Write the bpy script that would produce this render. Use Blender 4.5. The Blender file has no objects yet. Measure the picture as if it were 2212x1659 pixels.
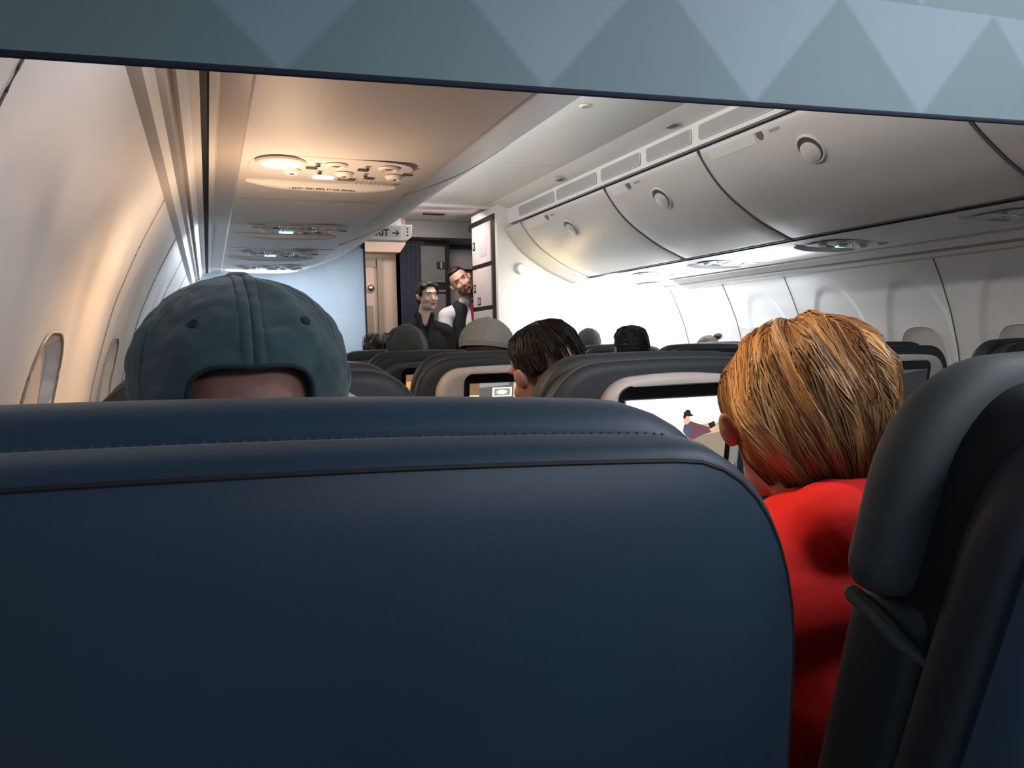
import bpy, bmesh, math, random
from mathutils import Vector, Matrix, Euler, noise
random.seed(7)
R = math.radians
S = bpy.context.scene
COL = S.collection
# ------------------------------------------------------------------ camera
cd = bpy.data.cameras.new('camera'); cam = bpy.data.objects.new('camera', cd); COL.objects.link(cam)
cam.location = (-1.52, 0, 1.20)
cd.sensor_width = 36; cd.lens = 1660/2212*36; cd.clip_start = .02
yaw, pitch, roll = R(21.5), R(-3.2), R(1.2)
fw = Vector((math.sin(yaw)*math.cos(pitch), math.cos(yaw)*math.cos(pitch), math.sin(pitch)))
rt = fw.cross(Vector((0,0,1))).normalized(); up = rt.cross(fw)
r2 = rt*math.cos(roll) - up*math.sin(roll); u2 = up*math.cos(roll) + rt*math.sin(roll)
cam.rotation_euler = Matrix((r2, u2, -fw)).transposed().to_euler()
S.camera = cam
# ------------------------------------------------------------------ world + exposure
S.view_settings.view_transform = 'Standard'; S.view_settings.look = 'None'
S.view_settings.exposure = 0.3; S.view_settings.gamma = 1; S.view_settings.use_curve_mapping = False
w = bpy.data.worlds.new('world'); S.world = w; w.use_nodes = True
bg = w.node_tree.nodes['Background']; bg.inputs[0].default_value = (.55,.72,.9,1); bg.inputs[1].default_value = .26
# ------------------------------------------------------------------ room lights
def area(loc, target, sx, sy, power, color, spread=180):
    l = bpy.data.lights.new('area_light', 'AREA'); l.shape = 'RECTANGLE'; l.size = sx; l.size_y = sy
    l.energy = power; l.color = color; l.spread = R(spread)
    o = bpy.data.objects.new('area_light', l); COL.objects.link(o); o.location = loc
    o.rotation_euler = (Vector(target)-Vector(loc)).to_track_quat('-Z', 'Y').to_euler()
    return o
def spot(loc, target, power, color, angle, blend=.6, rad=.02):
    l = bpy.data.lights.new('spot_light', 'SPOT'); l.energy = power; l.color = color
    l.spot_size = R(angle); l.spot_blend = blend; l.shadow_soft_size = rad
    o = bpy.data.objects.new('spot_light', l); COL.objects.link(o); o.location = loc
    o.rotation_euler = (Vector(target)-Vector(loc)).to_track_quat('-Z', 'Y').to_euler()
    return o
# ceiling cove strip above the left bins, washing the ceiling and the right bins
cove = area((-.40, 2.4, 2.045), (.15, 2.4, 2.15), 5.0, .05, 10, (1,.97,.92))
# added fills: low one on the header, overhead one on the seat top
area((-.75, -.70, 1.70), (-1.05, .6, 1.50), .8, .3, 2.3, (.92,.95,1), 60)
area((-.18, .15, 2.10), (-.9, .3, 1.0), .3, .9, 12, (.92,.95,1))
# daylight through the front right windows
area((1.70, 4.25, 1.12), (.2, 4.1, 1.25), .9, .34, 6.5, (.88,.94,1))
# daylight white sidewall wash lights and added fills, strong only in the front rows
area((1.49, 4.1, 1.575), (1.30, 4.1, 1.0), 1.5, .05, 7, (.86,.93,1))
area((1.2, 3.30, 1.50), (1.15, 3.3, 1.7), .5, .12, 1.6, (.88,.94,1))  # added uplight for the white glow on the bins and service panel
area((1.15, 4.15, 1.50), (1.1, 4.15, 1.7), .5, .12, 1.4, (.88,.94,1))  # added uplight, the same glow farther forward
area((1.15, 4.55, 1.58), (1.1, 4.9, 1.0), .9, .25, 8, (.88,.94,1))  # added fill on the right partition and side wall
area((-1.1, 4.2, 1.56), (-1.05, 4.6, 1.0), .8, .2, 4, (.80,.90,1))  # added fill that pales the left partition
area((-1.50, 3.6, 1.58), (-1.70, 3.6, 1.2), 1.8, .04, 2.6, (.80,.88,1))
# warm reading lamp in the left service panels, shining at the seat and the side wall
spot((-1.357, 1.772, 1.585), (-1.74, 1.48, .88), 17, (1,.55,.26), 84, 1.0, .03)
spot((-1.357, 1.772, 1.585), (-1.2, 1.2, .9), 4, (1,.66,.38), 120, .9, .03)
pg = bpy.data.lights.new('point_light','POINT'); pg.energy = 3.0; pg.color = (1,.66,.42); pg.shadow_soft_size = .035
pgo = bpy.data.objects.new('point_light', pg); COL.objects.link(pgo); pgo.location = (-1.33, 1.775, 1.38)  # added in mid-air below the lamp to brighten the service panels
spot((-1.30, .80, 1.58), (-1.70, .95, 1.3), 2.2, (.95,.95,1), 110, .9, .03)  # added neutral spot brightening the left wall past the header
spot((-1.22, .90, 1.585), (-.85, 1.40, 1.10), 4.5, (1,.60,.38), 75, .9, .03)  # added spot that warms the seat rims ahead
# reading lamp over the second seat of the front row (lights the blond hair)
spot((-1.12, .86, 1.585), (-.84, .86, 1.1), 9, (1,.64,.34), 80, .9, .03)
# entry area
area((.02, 5.30, 2.12), (.06, 5.6, 1.2), .4, .2, 5.5, (1,.84,.76))  # added to brighten the attendants' faces
area((-.55, 5.55, 1.80), (-.35, 6.05, 1.2), .3, .3, 1.5, (1,.84,.74))

# ------------------------------------------------------------------ materials
M = {}
def mat(name, col, rough=.5, metal=0, spec=.5, emis=None, est=0, bump=0, bscale=200, var=0, vscale=8, coat=0, sheen=0, alpha=1):
    m = bpy.data.materials.new(name); m.use_nodes = True; nt = m.node_tree; b = nt.nodes['Principled BSDF']
    b.inputs['Base Color'].default_value = (*col, 1); b.inputs['Roughness'].default_value = rough
    b.inputs['Metallic'].default_value = metal; b.inputs['Specular IOR Level'].default_value = spec
    b.inputs['Coat Weight'].default_value = coat; b.inputs['Sheen Weight'].default_value = sheen
    if emis: b.inputs['Emission Color'].default_value = (*emis, 1); b.inputs['Emission Strength'].default_value = est
    tc = nt.nodes.new('ShaderNodeTexCoord')
    if bump:
        n = nt.nodes.new('ShaderNodeTexNoise'); n.inputs['Scale'].default_value = bscale; n.inputs['Detail'].default_value = 3
        bp = nt.nodes.new('ShaderNodeBump'); bp.inputs['Strength'].default_value = bump; bp.inputs['Distance'].default_value = .002
        nt.links.new(tc.outputs['Object'], n.inputs['Vector']); nt.links.new(n.outputs['Fac'], bp.inputs['Height']); nt.links.new(bp.outputs[0], b.inputs['Normal'])
    if var:
        n = nt.nodes.new('ShaderNodeTexNoise'); n.inputs['Scale'].default_value = vscale; n.inputs['Detail'].default_value = 4
        mx = nt.nodes.new('ShaderNodeMix'); mx.data_type = 'RGBA'
        mx.inputs[6].default_value = (*[c*(1-var) for c in col], 1); mx.inputs[7].default_value = (*[min(1, c*(1+var)) for c in col], 1)
        nt.links.new(tc.outputs['Object'], n.inputs['Vector']); nt.links.new(n.outputs['Fac'], mx.inputs[0]); nt.links.new(mx.outputs[2], b.inputs['Base Color'])
    M[name] = m; return m
mat('plastic', (.82,.81,.79), .55, var=.03)
mat('sidewall', (.82,.81,.80), .55, var=.03, vscale=3)
mat('bin', (.72,.70,.67), .42, var=.03, vscale=3)
mat('ceiling', (.84,.83,.80), .5)
mat('rail', (.60,.53,.46), .4)
mat('rail_dark', (.36,.31,.27), .4)
mat('gap', (.012,.011,.012), .7)
mat('gasket', (.13,.13,.135), .6)
mat('grille', (.42,.43,.43), .7, bump=.5, bscale=900)
mat('amberish', (.20,.16,.12), .5)
mat('text', (.05,.03,.03), .6)
mat('vent_dark', (.10,.09,.09), .4)
mat('silver', (.7,.7,.7), .2, 1)
mat('chrome', (.8,.8,.8), .15, 1)
mat('lamp', (1,.9,.75), .5, emis=(1,.82,.58), est=9)
mat('led', (.2,.9,.85), .5, emis=(.25,.95,.92), est=3.4)
mat('led_blue', (.2,.3,.9), .5, emis=(.2,.35,1), est=2)
mat('led_white', (1,1,1), .5, emis=(.95,.97,1), est=3)
mat('led_amber', (1,.6,.1), .5, emis=(1,.5,.08), est=5)
mat('blue_leather', (.008,.032,.064), .50, bump=.05, bscale=500, var=.25, vscale=9, sheen=.15)
mat('blue_leather_lit', (.10,.135,.18), .62, bump=.25, bscale=350, var=.12, vscale=14)  # leather copy with top light greyed into its colour, not applied
mat('leather', (.022,.030,.036), .55, bump=.1, bscale=300, var=.15)
mat('leather_grey', (.065,.074,.080), .65, bump=.08, bscale=300, var=.15)
mat('leather_black', (.006,.007,.010), .7)
mat('shell', (.62,.58,.55), .38)
mat('shell_dark', (.06,.068,.075), .5)
mat('bezel', (.006,.006,.006), .22)
mat('seat_blue', (.020,.024,.034), .6)
mat('skin', (.55,.32,.24), .5, var=.12, vscale=30)
mat('skin_scalp', (.30,.155,.125), .6, var=.3, vscale=60, bump=.4, bscale=900)
mat('skin_light', (.68,.46,.38), .5, var=.1, vscale=30)
mat('skin_red', (.46,.24,.19), .55, var=.25, vscale=40)
mat('lips', (.42,.14,.12), .5)
mat('eye_white', (.75,.73,.70), .3); mat('iris', (.05,.03,.02), .3)
mat('hair_black', (.010,.009,.009), .55); mat('hair_brown', (.05,.03,.02), .6); mat('hair_grey', (.09,.09,.085), .7, bump=1, bscale=500)
mat('beard', (.16,.09,.06), .85, bump=1, bscale=600)
mat('denim', (.030,.068,.080), .95, bump=.4, bscale=1200, var=.55, vscale=45, sheen=.3)
mat('denim_edge', (.012,.028,.036), .95)
mat('cap_grey', (.42,.43,.40), .9, bump=.5, bscale=800, var=.1, vscale=40)
mat('cap_seam', (.55,.56,.53), .9)
mat('red', (.82,.012,.010), .85, bump=.1, bscale=500)
mat('black_cloth', (.008,.008,.010), .85)
mat('white_cloth', (.72,.74,.80), .8, bump=.2, bscale=100)
mat('tie', (.35,.02,.04), .6)
mat('grey_cloth', (.06,.065,.075), .9); mat('navy', (.012,.018,.035), .9, bump=.3, bscale=150)
mat('galley_grey', (.17,.18,.18), .5, var=.1); mat('galley_black', (.012,.012,.014), .45)
mat('galley_white', (.62,.58,.58), .4); mat('beige', (.56,.44,.37), .6); mat('beige_dark', (.30,.26,.20), .6)
mat('carpet', (.03,.035,.05), .95); mat('sign', (.60,.62,.64), .4); mat('paper', (.42,.43,.44), .7)
mat('pearl', (.9,.88,.82), .2)
mat('vest', (.015,.017,.022), .8)

def tri_mat(name, dark, light, x0, z0, wdt, hgt, soft=.02, skew=0):
    """woven panel with rows of tall triangles"""
    m = bpy.data.materials.new(name); m.use_nodes = True; nt = m.node_tree; b = nt.nodes['Principled BSDF']
    b.inputs['Roughness'].default_value = .8
    N = nt.nodes.new; L = nt.links.new
    g = N('ShaderNodeNewGeometry'); sp = N('ShaderNodeSeparateXYZ'); L(g.outputs['Position'], sp.inputs[0])
    def math_(op, a, b_=None, c=None):
        n = N('ShaderNodeMath'); n.operation = op
        for i, v in enumerate([a, b_, c]):
            if v is None: continue
            if isinstance(v, (int, float)): n.inputs[i].default_value = v
            else: L(v, n.inputs[i])
        return n.outputs[0]
    u = math_('DIVIDE', math_('SUBTRACT', sp.outputs[0], x0), wdt)
    zz = math_('SUBTRACT', math_('SUBTRACT', sp.outputs[2], z0), math_('MULTIPLY', math_('SUBTRACT', sp.outputs[0], x0), skew))
    v = math_('DIVIDE', zz, hgt)
    fu = math_('ABSOLUTE', math_('SUBTRACT', math_('FRACT', u), .5))       # 0 at tip column
    fu2 = math_('MULTIPLY', fu, 2)
    fv = math_('FRACT', v)
    d = math_('SUBTRACT', fv, fu2)
    st = math_('SMOOTH_MIN', 1, math_('SMOOTH_MAX', 0, math_('ADD', math_('DIVIDE', d, soft), .5), .01), .01)
    n = N('ShaderNodeTexNoise'); n.inputs['Scale'].default_value = 6
    st2 = math_('MULTIPLY', st, math_('ADD', .65, math_('MULTIPLY', n.outputs['Fac'], .6)))
    mx = N('ShaderNodeMix'); mx.data_type = 'RGBA'; mx.inputs[6].default_value = (*dark, 1); mx.inputs[7].default_value = (*light, 1)
    L(st2, mx.inputs[0]); L(mx.outputs[2], b.inputs['Base Color'])
    M[name] = m
# ------------------------------------------------------------------ helpers
def tag(o, label=None, cat=None, group=None, kind=None):
    if label: o['label'] = label
    if cat: o['category'] = cat
    if group: o['group'] = group
    if kind: o['kind'] = kind
    return o
def thing(name, label, cat, loc=(0,0,0), group=None):
    o = bpy.data.objects.new(name, None); COL.objects.link(o); o.location = loc; o.empty_display_size = .05
    bpy_loc[o.name] = Vector(loc)
    return tag(o, label, cat, group)
bpy_loc = {}
class MB:
    def __init__(s): s.v = []; s.f = []; s.m = []
    def add(s, vs, fs, mi=0):
        b = len(s.v); s.v += [tuple(v) for v in vs]; s.f += [tuple(b+i for i in f) for f in fs]; s.m += [mi]*len(fs)
    def box(s, a, b, mi=0):
        x0,y0,z0 = a; x1,y1,z1 = b
        s.add([(x,y,z) for x in (x0,x1) for y in (y0,y1) for z in (z0,z1)],
              [(0,1,3,2),(4,6,7,5),(0,4,5,1),(2,3,7,6),(0,2,6,4),(1,5,7,3)], mi)
    def tube(s, pts, rad, n=8, mi=0, cap=True):
        pts = [Vector(p) for p in pts]; k = len(pts); rads = rad if isinstance(rad, (list, tuple)) else [rad]*k
        vs = []; ref = Vector((0,0,1))
        for i, p in enumerate(pts):
            t = (pts[min(i+1,k-1)]-pts[max(i-1,0)]).normalized()
            r = ref if abs(t.dot(ref)) < .9 else Vector((1,0,0))
            a = t.cross(r).normalized(); b = t.cross(a)
            for j in range(n):
                an = 2*math.pi*j/n; vs.append(p + (a*math.cos(an)+b*math.sin(an))*rads[i])
        fs = [(i*n+j, i*n+(j+1)%n, (i+1)*n+(j+1)%n, (i+1)*n+j) for i in range(k-1) for j in range(n)]
        if cap: fs += [tuple(range(n))[::-1], tuple((k-1)*n+j for j in range(n))]
        s.add(vs, fs, mi)
    def disc(s, c, nrm, prof, n=24, mi=0, sx=1.0):
        """lathe: prof = [(r, h)] about axis nrm at c"""
        nrm = Vector(nrm).normalized(); a = nrm.cross(Vector((0,1,0)) if abs(nrm.y) < .9 else Vector((1,0,0))).normalized(); b = nrm.cross(a)
        vs = []; c = Vector(c)
        for r, h in prof:
            for j in range(n):
                an = 2*math.pi*j/n; vs.append(c + a*math.cos(an)*r*sx + b*math.sin(an)*r + nrm*h)
        k = len(prof); fs = [(i*n+j, i*n+(j+1)%n, (i+1)*n+(j+1)%n, (i+1)*n+j) for i in range(k-1) for j in range(n)]
        fs += [tuple(range(n))[::-1], tuple((k-1)*n+j for j in range(n))]
        s.add(vs, fs, mi)
    def extr(s, poly, y0, y1, mi=0):
        """closed xz polygon extruded along y"""
        n = len(poly); vs = [(x,y0,z) for x,z in poly]+[(x,y1,z) for x,z in poly]
        s.add(vs, [(j,(j+1)%n,n+(j+1)%n,n+j) for j in range(n)]+[tuple(range(n)), tuple(range(2*n-1,n-1,-1))], mi)
    def build(s, name, mats, parent=None, smooth=True, bevel=0, recalc=True, angle=40, subsurf=0):
        me = bpy.data.meshes.new(name); me.from_pydata(s.v, [], s.f)
        ms = mats if isinstance(mats, (list, tuple)) else [mats]
        for m in ms: me.materials.append(M[m])
        me.polygons.foreach_set('material_index', s.m)
        if recalc:
            bm = bmesh.new(); bm.from_mesh(me); bmesh.ops.recalc_face_normals(bm, faces=bm.faces[:]); bm.to_mesh(me); bm.free()
        if smooth:
            me.polygons.foreach_set('use_smooth', [True]*len(me.polygons)); me.set_sharp_from_angle(angle=R(angle))
        o = bpy.data.objects.new(name, me); COL.objects.link(o)
        if parent: 
            o.parent = parent
            off = Vector((0,0,0)); p = parent
            while p: off += p.location; p = p.parent
            o.location = -off          # vertices are written in world coordinates
        if bevel:
            bv = o.modifiers.new('b', 'BEVEL'); bv.width = bevel; bv.segments = 3; bv.limit_method = 'ANGLE'
            bv.harden_normals = False
        if subsurf:
            ss = o.modifiers.new('s', 'SUBSURF'); ss.levels = subsurf; ss.render_levels = subsurf
        return o
def struct(name, mb, mats, **k):
    o = mb.build(name, mats, **k); o['kind'] = 'structure'; return o
def text_mesh(name, txt, size, origin, xdir, ydir, m, parent=None, extrude=.0004, align='CENTER', bold=0):
    c = bpy.data.curves.new(name, 'FONT'); c.body = txt; c.size = size; c.align_x = align; c.align_y = 'CENTER'; c.extrude = extrude; c.offset = bold
    o = bpy.data.objects.new(name, c); COL.objects.link(o); bpy.context.view_layer.update()
    me = bpy.data.meshes.new_from_object(o.evaluated_get(bpy.context.evaluated_depsgraph_get()))
    bpy.data.objects.remove(o)
    X = Vector(xdir).normalized(); Y = Vector(ydir).normalized(); Z = X.cross(Y)
    me.transform(Matrix.Translation(origin) @ Matrix((X, Y, Z)).transposed().to_4x4())
    me.materials.clear(); me.materials.append(M[m])
    o = bpy.data.objects.new(name, me); COL.objects.link(o)
    if parent:
        o.parent = parent; off = Vector((0,0,0)); p = parent
        while p: off += p.location; p = p.parent
        o.location = -off
    return o
def sstep(a, b, x):
    t = max(0, min(1, (x-a)/(b-a))); return t*t*(3-2*t)
def interp(tab, x):
    for (a,b),(c,d) in zip(tab, tab[1:]):
        if (a <= x <= c) or (c <= x <= a): return b+(d-b)*(x-a)/(c-a)
    return tab[0][1] if abs(x-tab[0][0]) < abs(x-tab[-1][0]) else tab[-1][1]
def spline(pts, n):
    """Catmull-Rom through pts -> n points"""
    P = [Vector(p) for p in pts]; P = [P[0]*2-P[1]]+P+[P[-1]*2-P[-2]]; out = []
    k = len(P)-3
    for i in range(n):
        t = i/(n-1)*k; j = min(int(t), k-1); t -= j; a,b,c,d = P[j:j+4]
        out.append(.5*((2*b)+(-a+c)*t+(2*a-5*b+4*c-d)*t*t+(-a+3*b-3*c+d)*t**3))
    return out
# ------------------------------------------------------------------ cabin shell
Y0, YF = -.8, 5.0
FL = [(-1.9, 0), (1.9, 0)]
m = MB(); m.box((-1.95, -1.2, -.05), (1.95, 7.2, 0)); struct('floor', m, 'carpet')
# ceiling: flat centre panels + sloping outer strips
m = MB()
m.box((-.32, Y0, 2.15), (.32, 3.86, 2.18)); m.box((-.32, 3.866, 2.15), (.32, 5.15, 2.18))
for s in (-1, 1):
    m.add([(s*.324,Y0,2.15),(s*.324,5.15,2.15),(s*.475,5.15,2.105),(s*.475,Y0,2.105),(s*.324,Y0,2.18),(s*.324,5.15,2.18),(s*.475,5.15,2.135),(s*.475,Y0,2.135)],
          [(0,1,2,3),(4,7,6,5),(0,4,5,1),(1,5,6,2),(2,6,7,3),(3,7,4,0)])
struct('ceiling', m, 'ceiling', smooth=False)
m = MB(); m.box((-.6, Y0, 2.181), (.6, 5.15, 2.19)); struct('trim_1', m, 'gasket')
# side walls with scalloped window reveals
WP = [(1.598,1.54),(1.655,1.43),(1.69,1.352),(1.715,1.29),(1.745,1.19),(1.768,1.10),(1.782,1.0),(1.787,.85),(1.775,.65),(1.74,.42),(1.68,.18),(1.62,.0)]
WPs = spline([(a,0,b) for a,b in WP], 90)
WIN = {1: [.80,1.28,1.84,2.28,2.79,3.29,3.87], -1: [.30,.94,1.39,2.24,2.91,3.53,4.15]}
SEAM = {1: [1.60,2.597,3.585,4.159,4.760], -1: [.738,1.933,2.604,3.22,3.85]}
OC = (1.038, .125, .185)   # window opening: centre height, half width, half height
def wall(side):
    m = MB(); ny = 500; ys = [Y0+(YF-Y0)*i/ny for i in range(ny+1)]; nz = len(WPs)
    vs = []
    for p in WPs:
        x, z = p.x, p.z
        for y in ys:
            d = 0
            for yc in WIN[side]:
                if abs(y-yc) > .3: continue
                hw = .195 - .03*max(0, (z-1.15)/.33)
                q = (abs(y-yc)/hw)**2.6 + (max(0, (z-1.12))/.35)**2.6 if z > 1.12 else (abs(y-yc)/.195)**2.6
                q = q**(1/2.6)
                d += (.008*(1-sstep(.70, 1.0, q)) if side < 0 else .010*(1-sstep(.90, 1.0, q)))*sstep(.35, .7, z)
                o = ((abs(y-yc)/OC[1])**3 + (abs(z-OC[0])/OC[2])**3)**(1/3)
                d += .022*(1-sstep(.94, 1.0, o))
            vs.append((side*(x+d), y, z))
    fs = [(i*(ny+1)+j, i*(ny+1)+j+1, (i+1)*(ny+1)+j+1, (i+1)*(ny+1)+j) for i in range(nz-1) for j in range(ny)]
    m.add(vs, fs)
    return struct('wall_left' if side < 0 else 'wall_right', m, 'sidewall', recalc=False, angle=80)
wall(-1); wall(1)
k = 1
for side in (-1, 1):
    m = MB()
    for y in SEAM[side]:
        m.tube([(side*(p.x-.0012), y, p.z) for p in WPs[:70:2]], .0013 if side < 0 else .0028, 6)
    k += 1; struct('trim_%d' % k, m, 'rail_dark' if side < 0 else 'gasket')
k = 0
for side in (-1, 1):
    for yc in WIN[side]:
        k += 1
        m = MB(); ring = []
        # shade panel following the wall behind the opening
        n = 28; vs = []; zs = [OC[0]-OC[2]*1.02+i*OC[2]*2.04/12 for i in range(13)]
        tabx = [(p.z, p.x) for p in WPs]
        for z in zs:
            for j in range(9):
                y = yc-OC[1]*1.02+j*OC[1]*2.04/8; vs.append((side*(interp(tabx, z)+.026), y, z))
        fs = [(i*9+j, i*9+j+1, (i+1)*9+j+1, (i+1)*9+j) for i in range(12) for j in range(8)]
        m.add(vs, fs)
        o = struct('window_%d' % k, m, 'shell')
        fr = MB(); pts = []
        for j in range(49):
            an = 2*math.pi*j/48; c, s_ = math.cos(an), math.sin(an)
            yy = yc+OC[1]*math.copysign(abs(c)**(2/3), c)*1.03; zz = OC[0]+OC[2]*math.copysign(abs(s_)**(2/3), s_)*1.03
            pts.append((side*(interp(tabx, zz)+.0065), yy, zz))
        fr.tube(pts, .0022, 6, cap=False)
        fr.build('window_frame', 'rail_dark' if side < 0 else 'plastic', o)
        sh = MB(); zt = OC[0]-OC[2]*.72
        sh.tube([(side*(interp(tabx, zt)+.022), yc-.05+i*.02, zt) for i in range(6)], .006, 8); sh.build('shade_handle', 'shell', o)
# light rail / cove between wall and bins (left side visible strips, mirrored right)
railp = [(1.600,1.538),(1.582,1.545),(1.570,1.562),(1.560,1.566),(1.552,1.578),(1.545,1.572),(1.532,1.600),(1.516,1.603)]
for side in (-1, 1):
    m = MB(); mi = [0,1,0,2,0,0,0]
    mi = [1,0,2,2,0,0,0]  # brown and dark strips put the cove's shade into the colour
    for j, ((a,b),(c,d)) in enumerate(zip(railp, railp[1:])):
        m.add([(side*a,Y0,b),(side*c,Y0,d),(side*c,4.62 if side<0 else 5.0,d),(side*a,4.62 if side<0 else 5.0,b)], [(0,1,2,3)], mi[j])
    m.add([(side*1.516,Y0,1.603),(side*1.516,5,1.603),(side*1.53,5,1.66),(side*1.53,Y0,1.66)], [(0,1,2,3)], 0)
    k2 = 4 if side < 0 else 5
    struct('trim_%d' % k2, m, ['plastic','rail','rail_dark'], smooth=False, recalc=False)
# ------------------------------------------------------------------ overhead bins
BP = [(.461,1.995),(.492,1.948),(.555,1.865),(.640,1.795),(.721,1.749),(.790,1.702),(.898,1.66),(.976,1.628)]
BPs = spline([(a,0,b) for a,b in BP], 30)
for _ in range(10): BPs = [BPs[0]]+[(BPs[i-1]+BPs[i]+BPs[i+1])/3 for i in range(1, len(BPs)-1)]+[BPs[-1]]
def bpoint(t):
    i = t*(len(BPs)-1); j = min(int(i), len(BPs)-2); f = i-j; p = BPs[j].lerp(BPs[j+1], f); d = (BPs[j+1]-BPs[j]).normalized()
    return p, d
def bin_unit(side, y0, y1, label, latch=True, latch_y=None, group=None, placard=True):
    t = thing('overhead_bin', label, 'overhead bin', (side*.7, (y0+y1)/2, 1.75), group)
    body = [(p.x+.012, p.z+.010) for p in BPs] + [(1.30,1.66),(1.52,1.66),(1.50,1.80),(1.2,2.0),(.9,2.06),(.52,2.03)]
    m = MB(); m.extr([(side*x, z) for x, z in body], y0+.004, y1-.004); m.build('housing', 'gap', t)
    # door panel with thickness and slightly turned-in rounded ends
    m = MB(); ys = [y0+.0045, y0+.008, y0+.03]+[y0+.03+(y1-y0-.06)*i/10 for i in range(1,10)]+[y1-.03, y1-.008, y1-.0045]
    ins = [.008,.003,0]+[0]*9+[0,.003,.008]
    vs = []; n = len(BPs)
    for y, i_ in zip(ys, ins):
        for q, p in enumerate(BPs):
            d = (BPs[min(q+1,n-1)]-BPs[max(q-1,0)]).normalized(); nx, nz = d.z, -d.x   # inboard/down normal
            if nx > 0: nx, nz = -abs(d.z), -abs(d.x)
            e = .006*(1-sstep(0,.06,q/(n-1)))+.004*sstep(.97,1,q/(n-1))
            vs.append((side*(p.x-nx*(i_+e)), y, p.z-nz*(i_+e)))
    m.add(vs, [(a*n+b, a*n+b+1, (a+1)*n+b+1, (a+1)*n+b) for a in range(len(ys)-1) for b in range(n-1)])
    d = m.build('bin_door', 'bin', t, recalc=False)
    sd = d.modifiers.new('s', 'SOLIDIFY'); sd.thickness = .008; sd.offset = 1 if side > 0 else -1
    # gasket on the near seam
    m = MB(); m.tube([(side*(p.x+.002), y0, p.z+.002) for p in BPs], .0045, 6); m.build('gasket', 'gasket' if side > 0 else 'grille', t)
    if latch:
        ly = latch_y or (y0+y1)/2; p, dd = bpoint(.27); nx, nz = -abs(dd.z), -abs(dd.x); N_ = Vector((side*nx, 0, nz)); c = Vector((side*p.x, ly, p.z))
        m = MB(); m.disc(c+N_*.0005, N_, [(.062,-.004),(.062,.002),(.058,.005),(.053,.004),(.051,-.001)], 40); la = m.build('latch', 'bin', t)
        m = MB(); T = Vector((side*dd.x, 0, dd.z))
        # dark cup above, paddle below
        m.disc(c+N_*.0025, N_, [(.0505,-.003),(.0505,.0)], 40); m.build('latch_cup', 'vent_dark', la)
        m = MB(); cc = c + T*.010 + Vector((0,.004,0)) 
        m.disc(cc+N_*.004, N_, [(.042,-.003),(.042,.004),(.039,.006)], 40); m.build('paddle', 'bin', la)
    if placard:
        # label strip and small dark shield label under the top edge
        py = (latch_y or (y0+y1)/2)
        def q(t_, y, off=.0015):
            p, dd = bpoint(t_); nx, nz = -abs(dd.z), -abs(dd.x); return (side*(p.x+nx*off), y, p.z+nz*off)
        m = MB(); a0, a1 = .045, .115; yy = py+.19
        m.add([q(a0,yy-.018),q(a0,yy+.018),q(.09,yy+.018),q(a1,yy+.007),q(a1,yy-.007),q(.09,yy-.018)], [(0,1,2,3,4,5)]); 
        m.build('shield_label', 'amberish', t, recalc=False)
        m = MB()
        m.add([q(.06,yy-.11),q(.06,yy-.055),q(.085,yy-.055),q(.085,yy-.11)], [(0,1,2,3)])
        m.build('row_label', 'grille', t, recalc=False)
        m = MB(); ya, yb_ = yy+.03, y1-.06
        m.add([q(.035,ya,.0012),q(.035,yb_,.0012),q(.13,yb_,.0012),q(.13,ya,.0012),q(.08,ya,.0012),q(.08,yb_,.0012)], [(0,1,5,4),(4,5,2,3)]); m.build('label_strip', 'plastic', t, recalc=False)
    return t
RS = [-.7,.49,1.655,2.813,3.651,4.822]
bin_unit(1, .49, 1.655, 'right overhead bin nearest the header curtain, its front seam just in view', group=None, latch_y=1.0)
bin_unit(1, 1.655, 2.813, 'right overhead bin with the largest round latch in view', latch_y=2.24)
bin_unit(1, 2.813, 3.651, 'right overhead bin in the middle, between two dark curved seams', latch_y=3.23)
bin_unit(1, 3.651, 4.822, 'right overhead bin farthest forward, beside the yellow glow of the wall lamp', latch_y=4.23)
LSY = [-.5,.95,2.25,3.38,4.55]
ll = ['left overhead bin nearest the camera, behind the header curtain','left overhead bin over the round glowing reading light','left overhead bin ahead of the glowing reading light','left overhead bin farthest forward, ending at the pale front partition']
for a, b, l in zip(LSY, LSY[1:], ll): bin_unit(-1, a, b, l, latch=False, placard=False)
# end cap of right bins
m = MB(); n = len(BPs); rings = []
for y, sc in [(4.826,0),(4.86,.003),(4.92,.012),(4.97,.028),(4.995,.05)]:
    rings.append([(p.x-.006-sc*.3, y, p.z-.004-sc) if False else (p.x-sc*.9*(1-0)+.0, y, p.z-sc*.55) for p in BPs])
vs = [v for r_ in rings for v in r_]
m.add(vs, [(a*n+b, a*n+b+1, (a+1)*n+b+1, (a+1)*n+b) for a in range(len(rings)-1) for b in range(n-1)])
o = m.build('trim_6', 'bin', recalc=False); o['kind'] = 'structure'; sd = o.modifiers.new('s','SOLIDIFY'); sd.thickness = .006; sd.offset = 1
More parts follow.
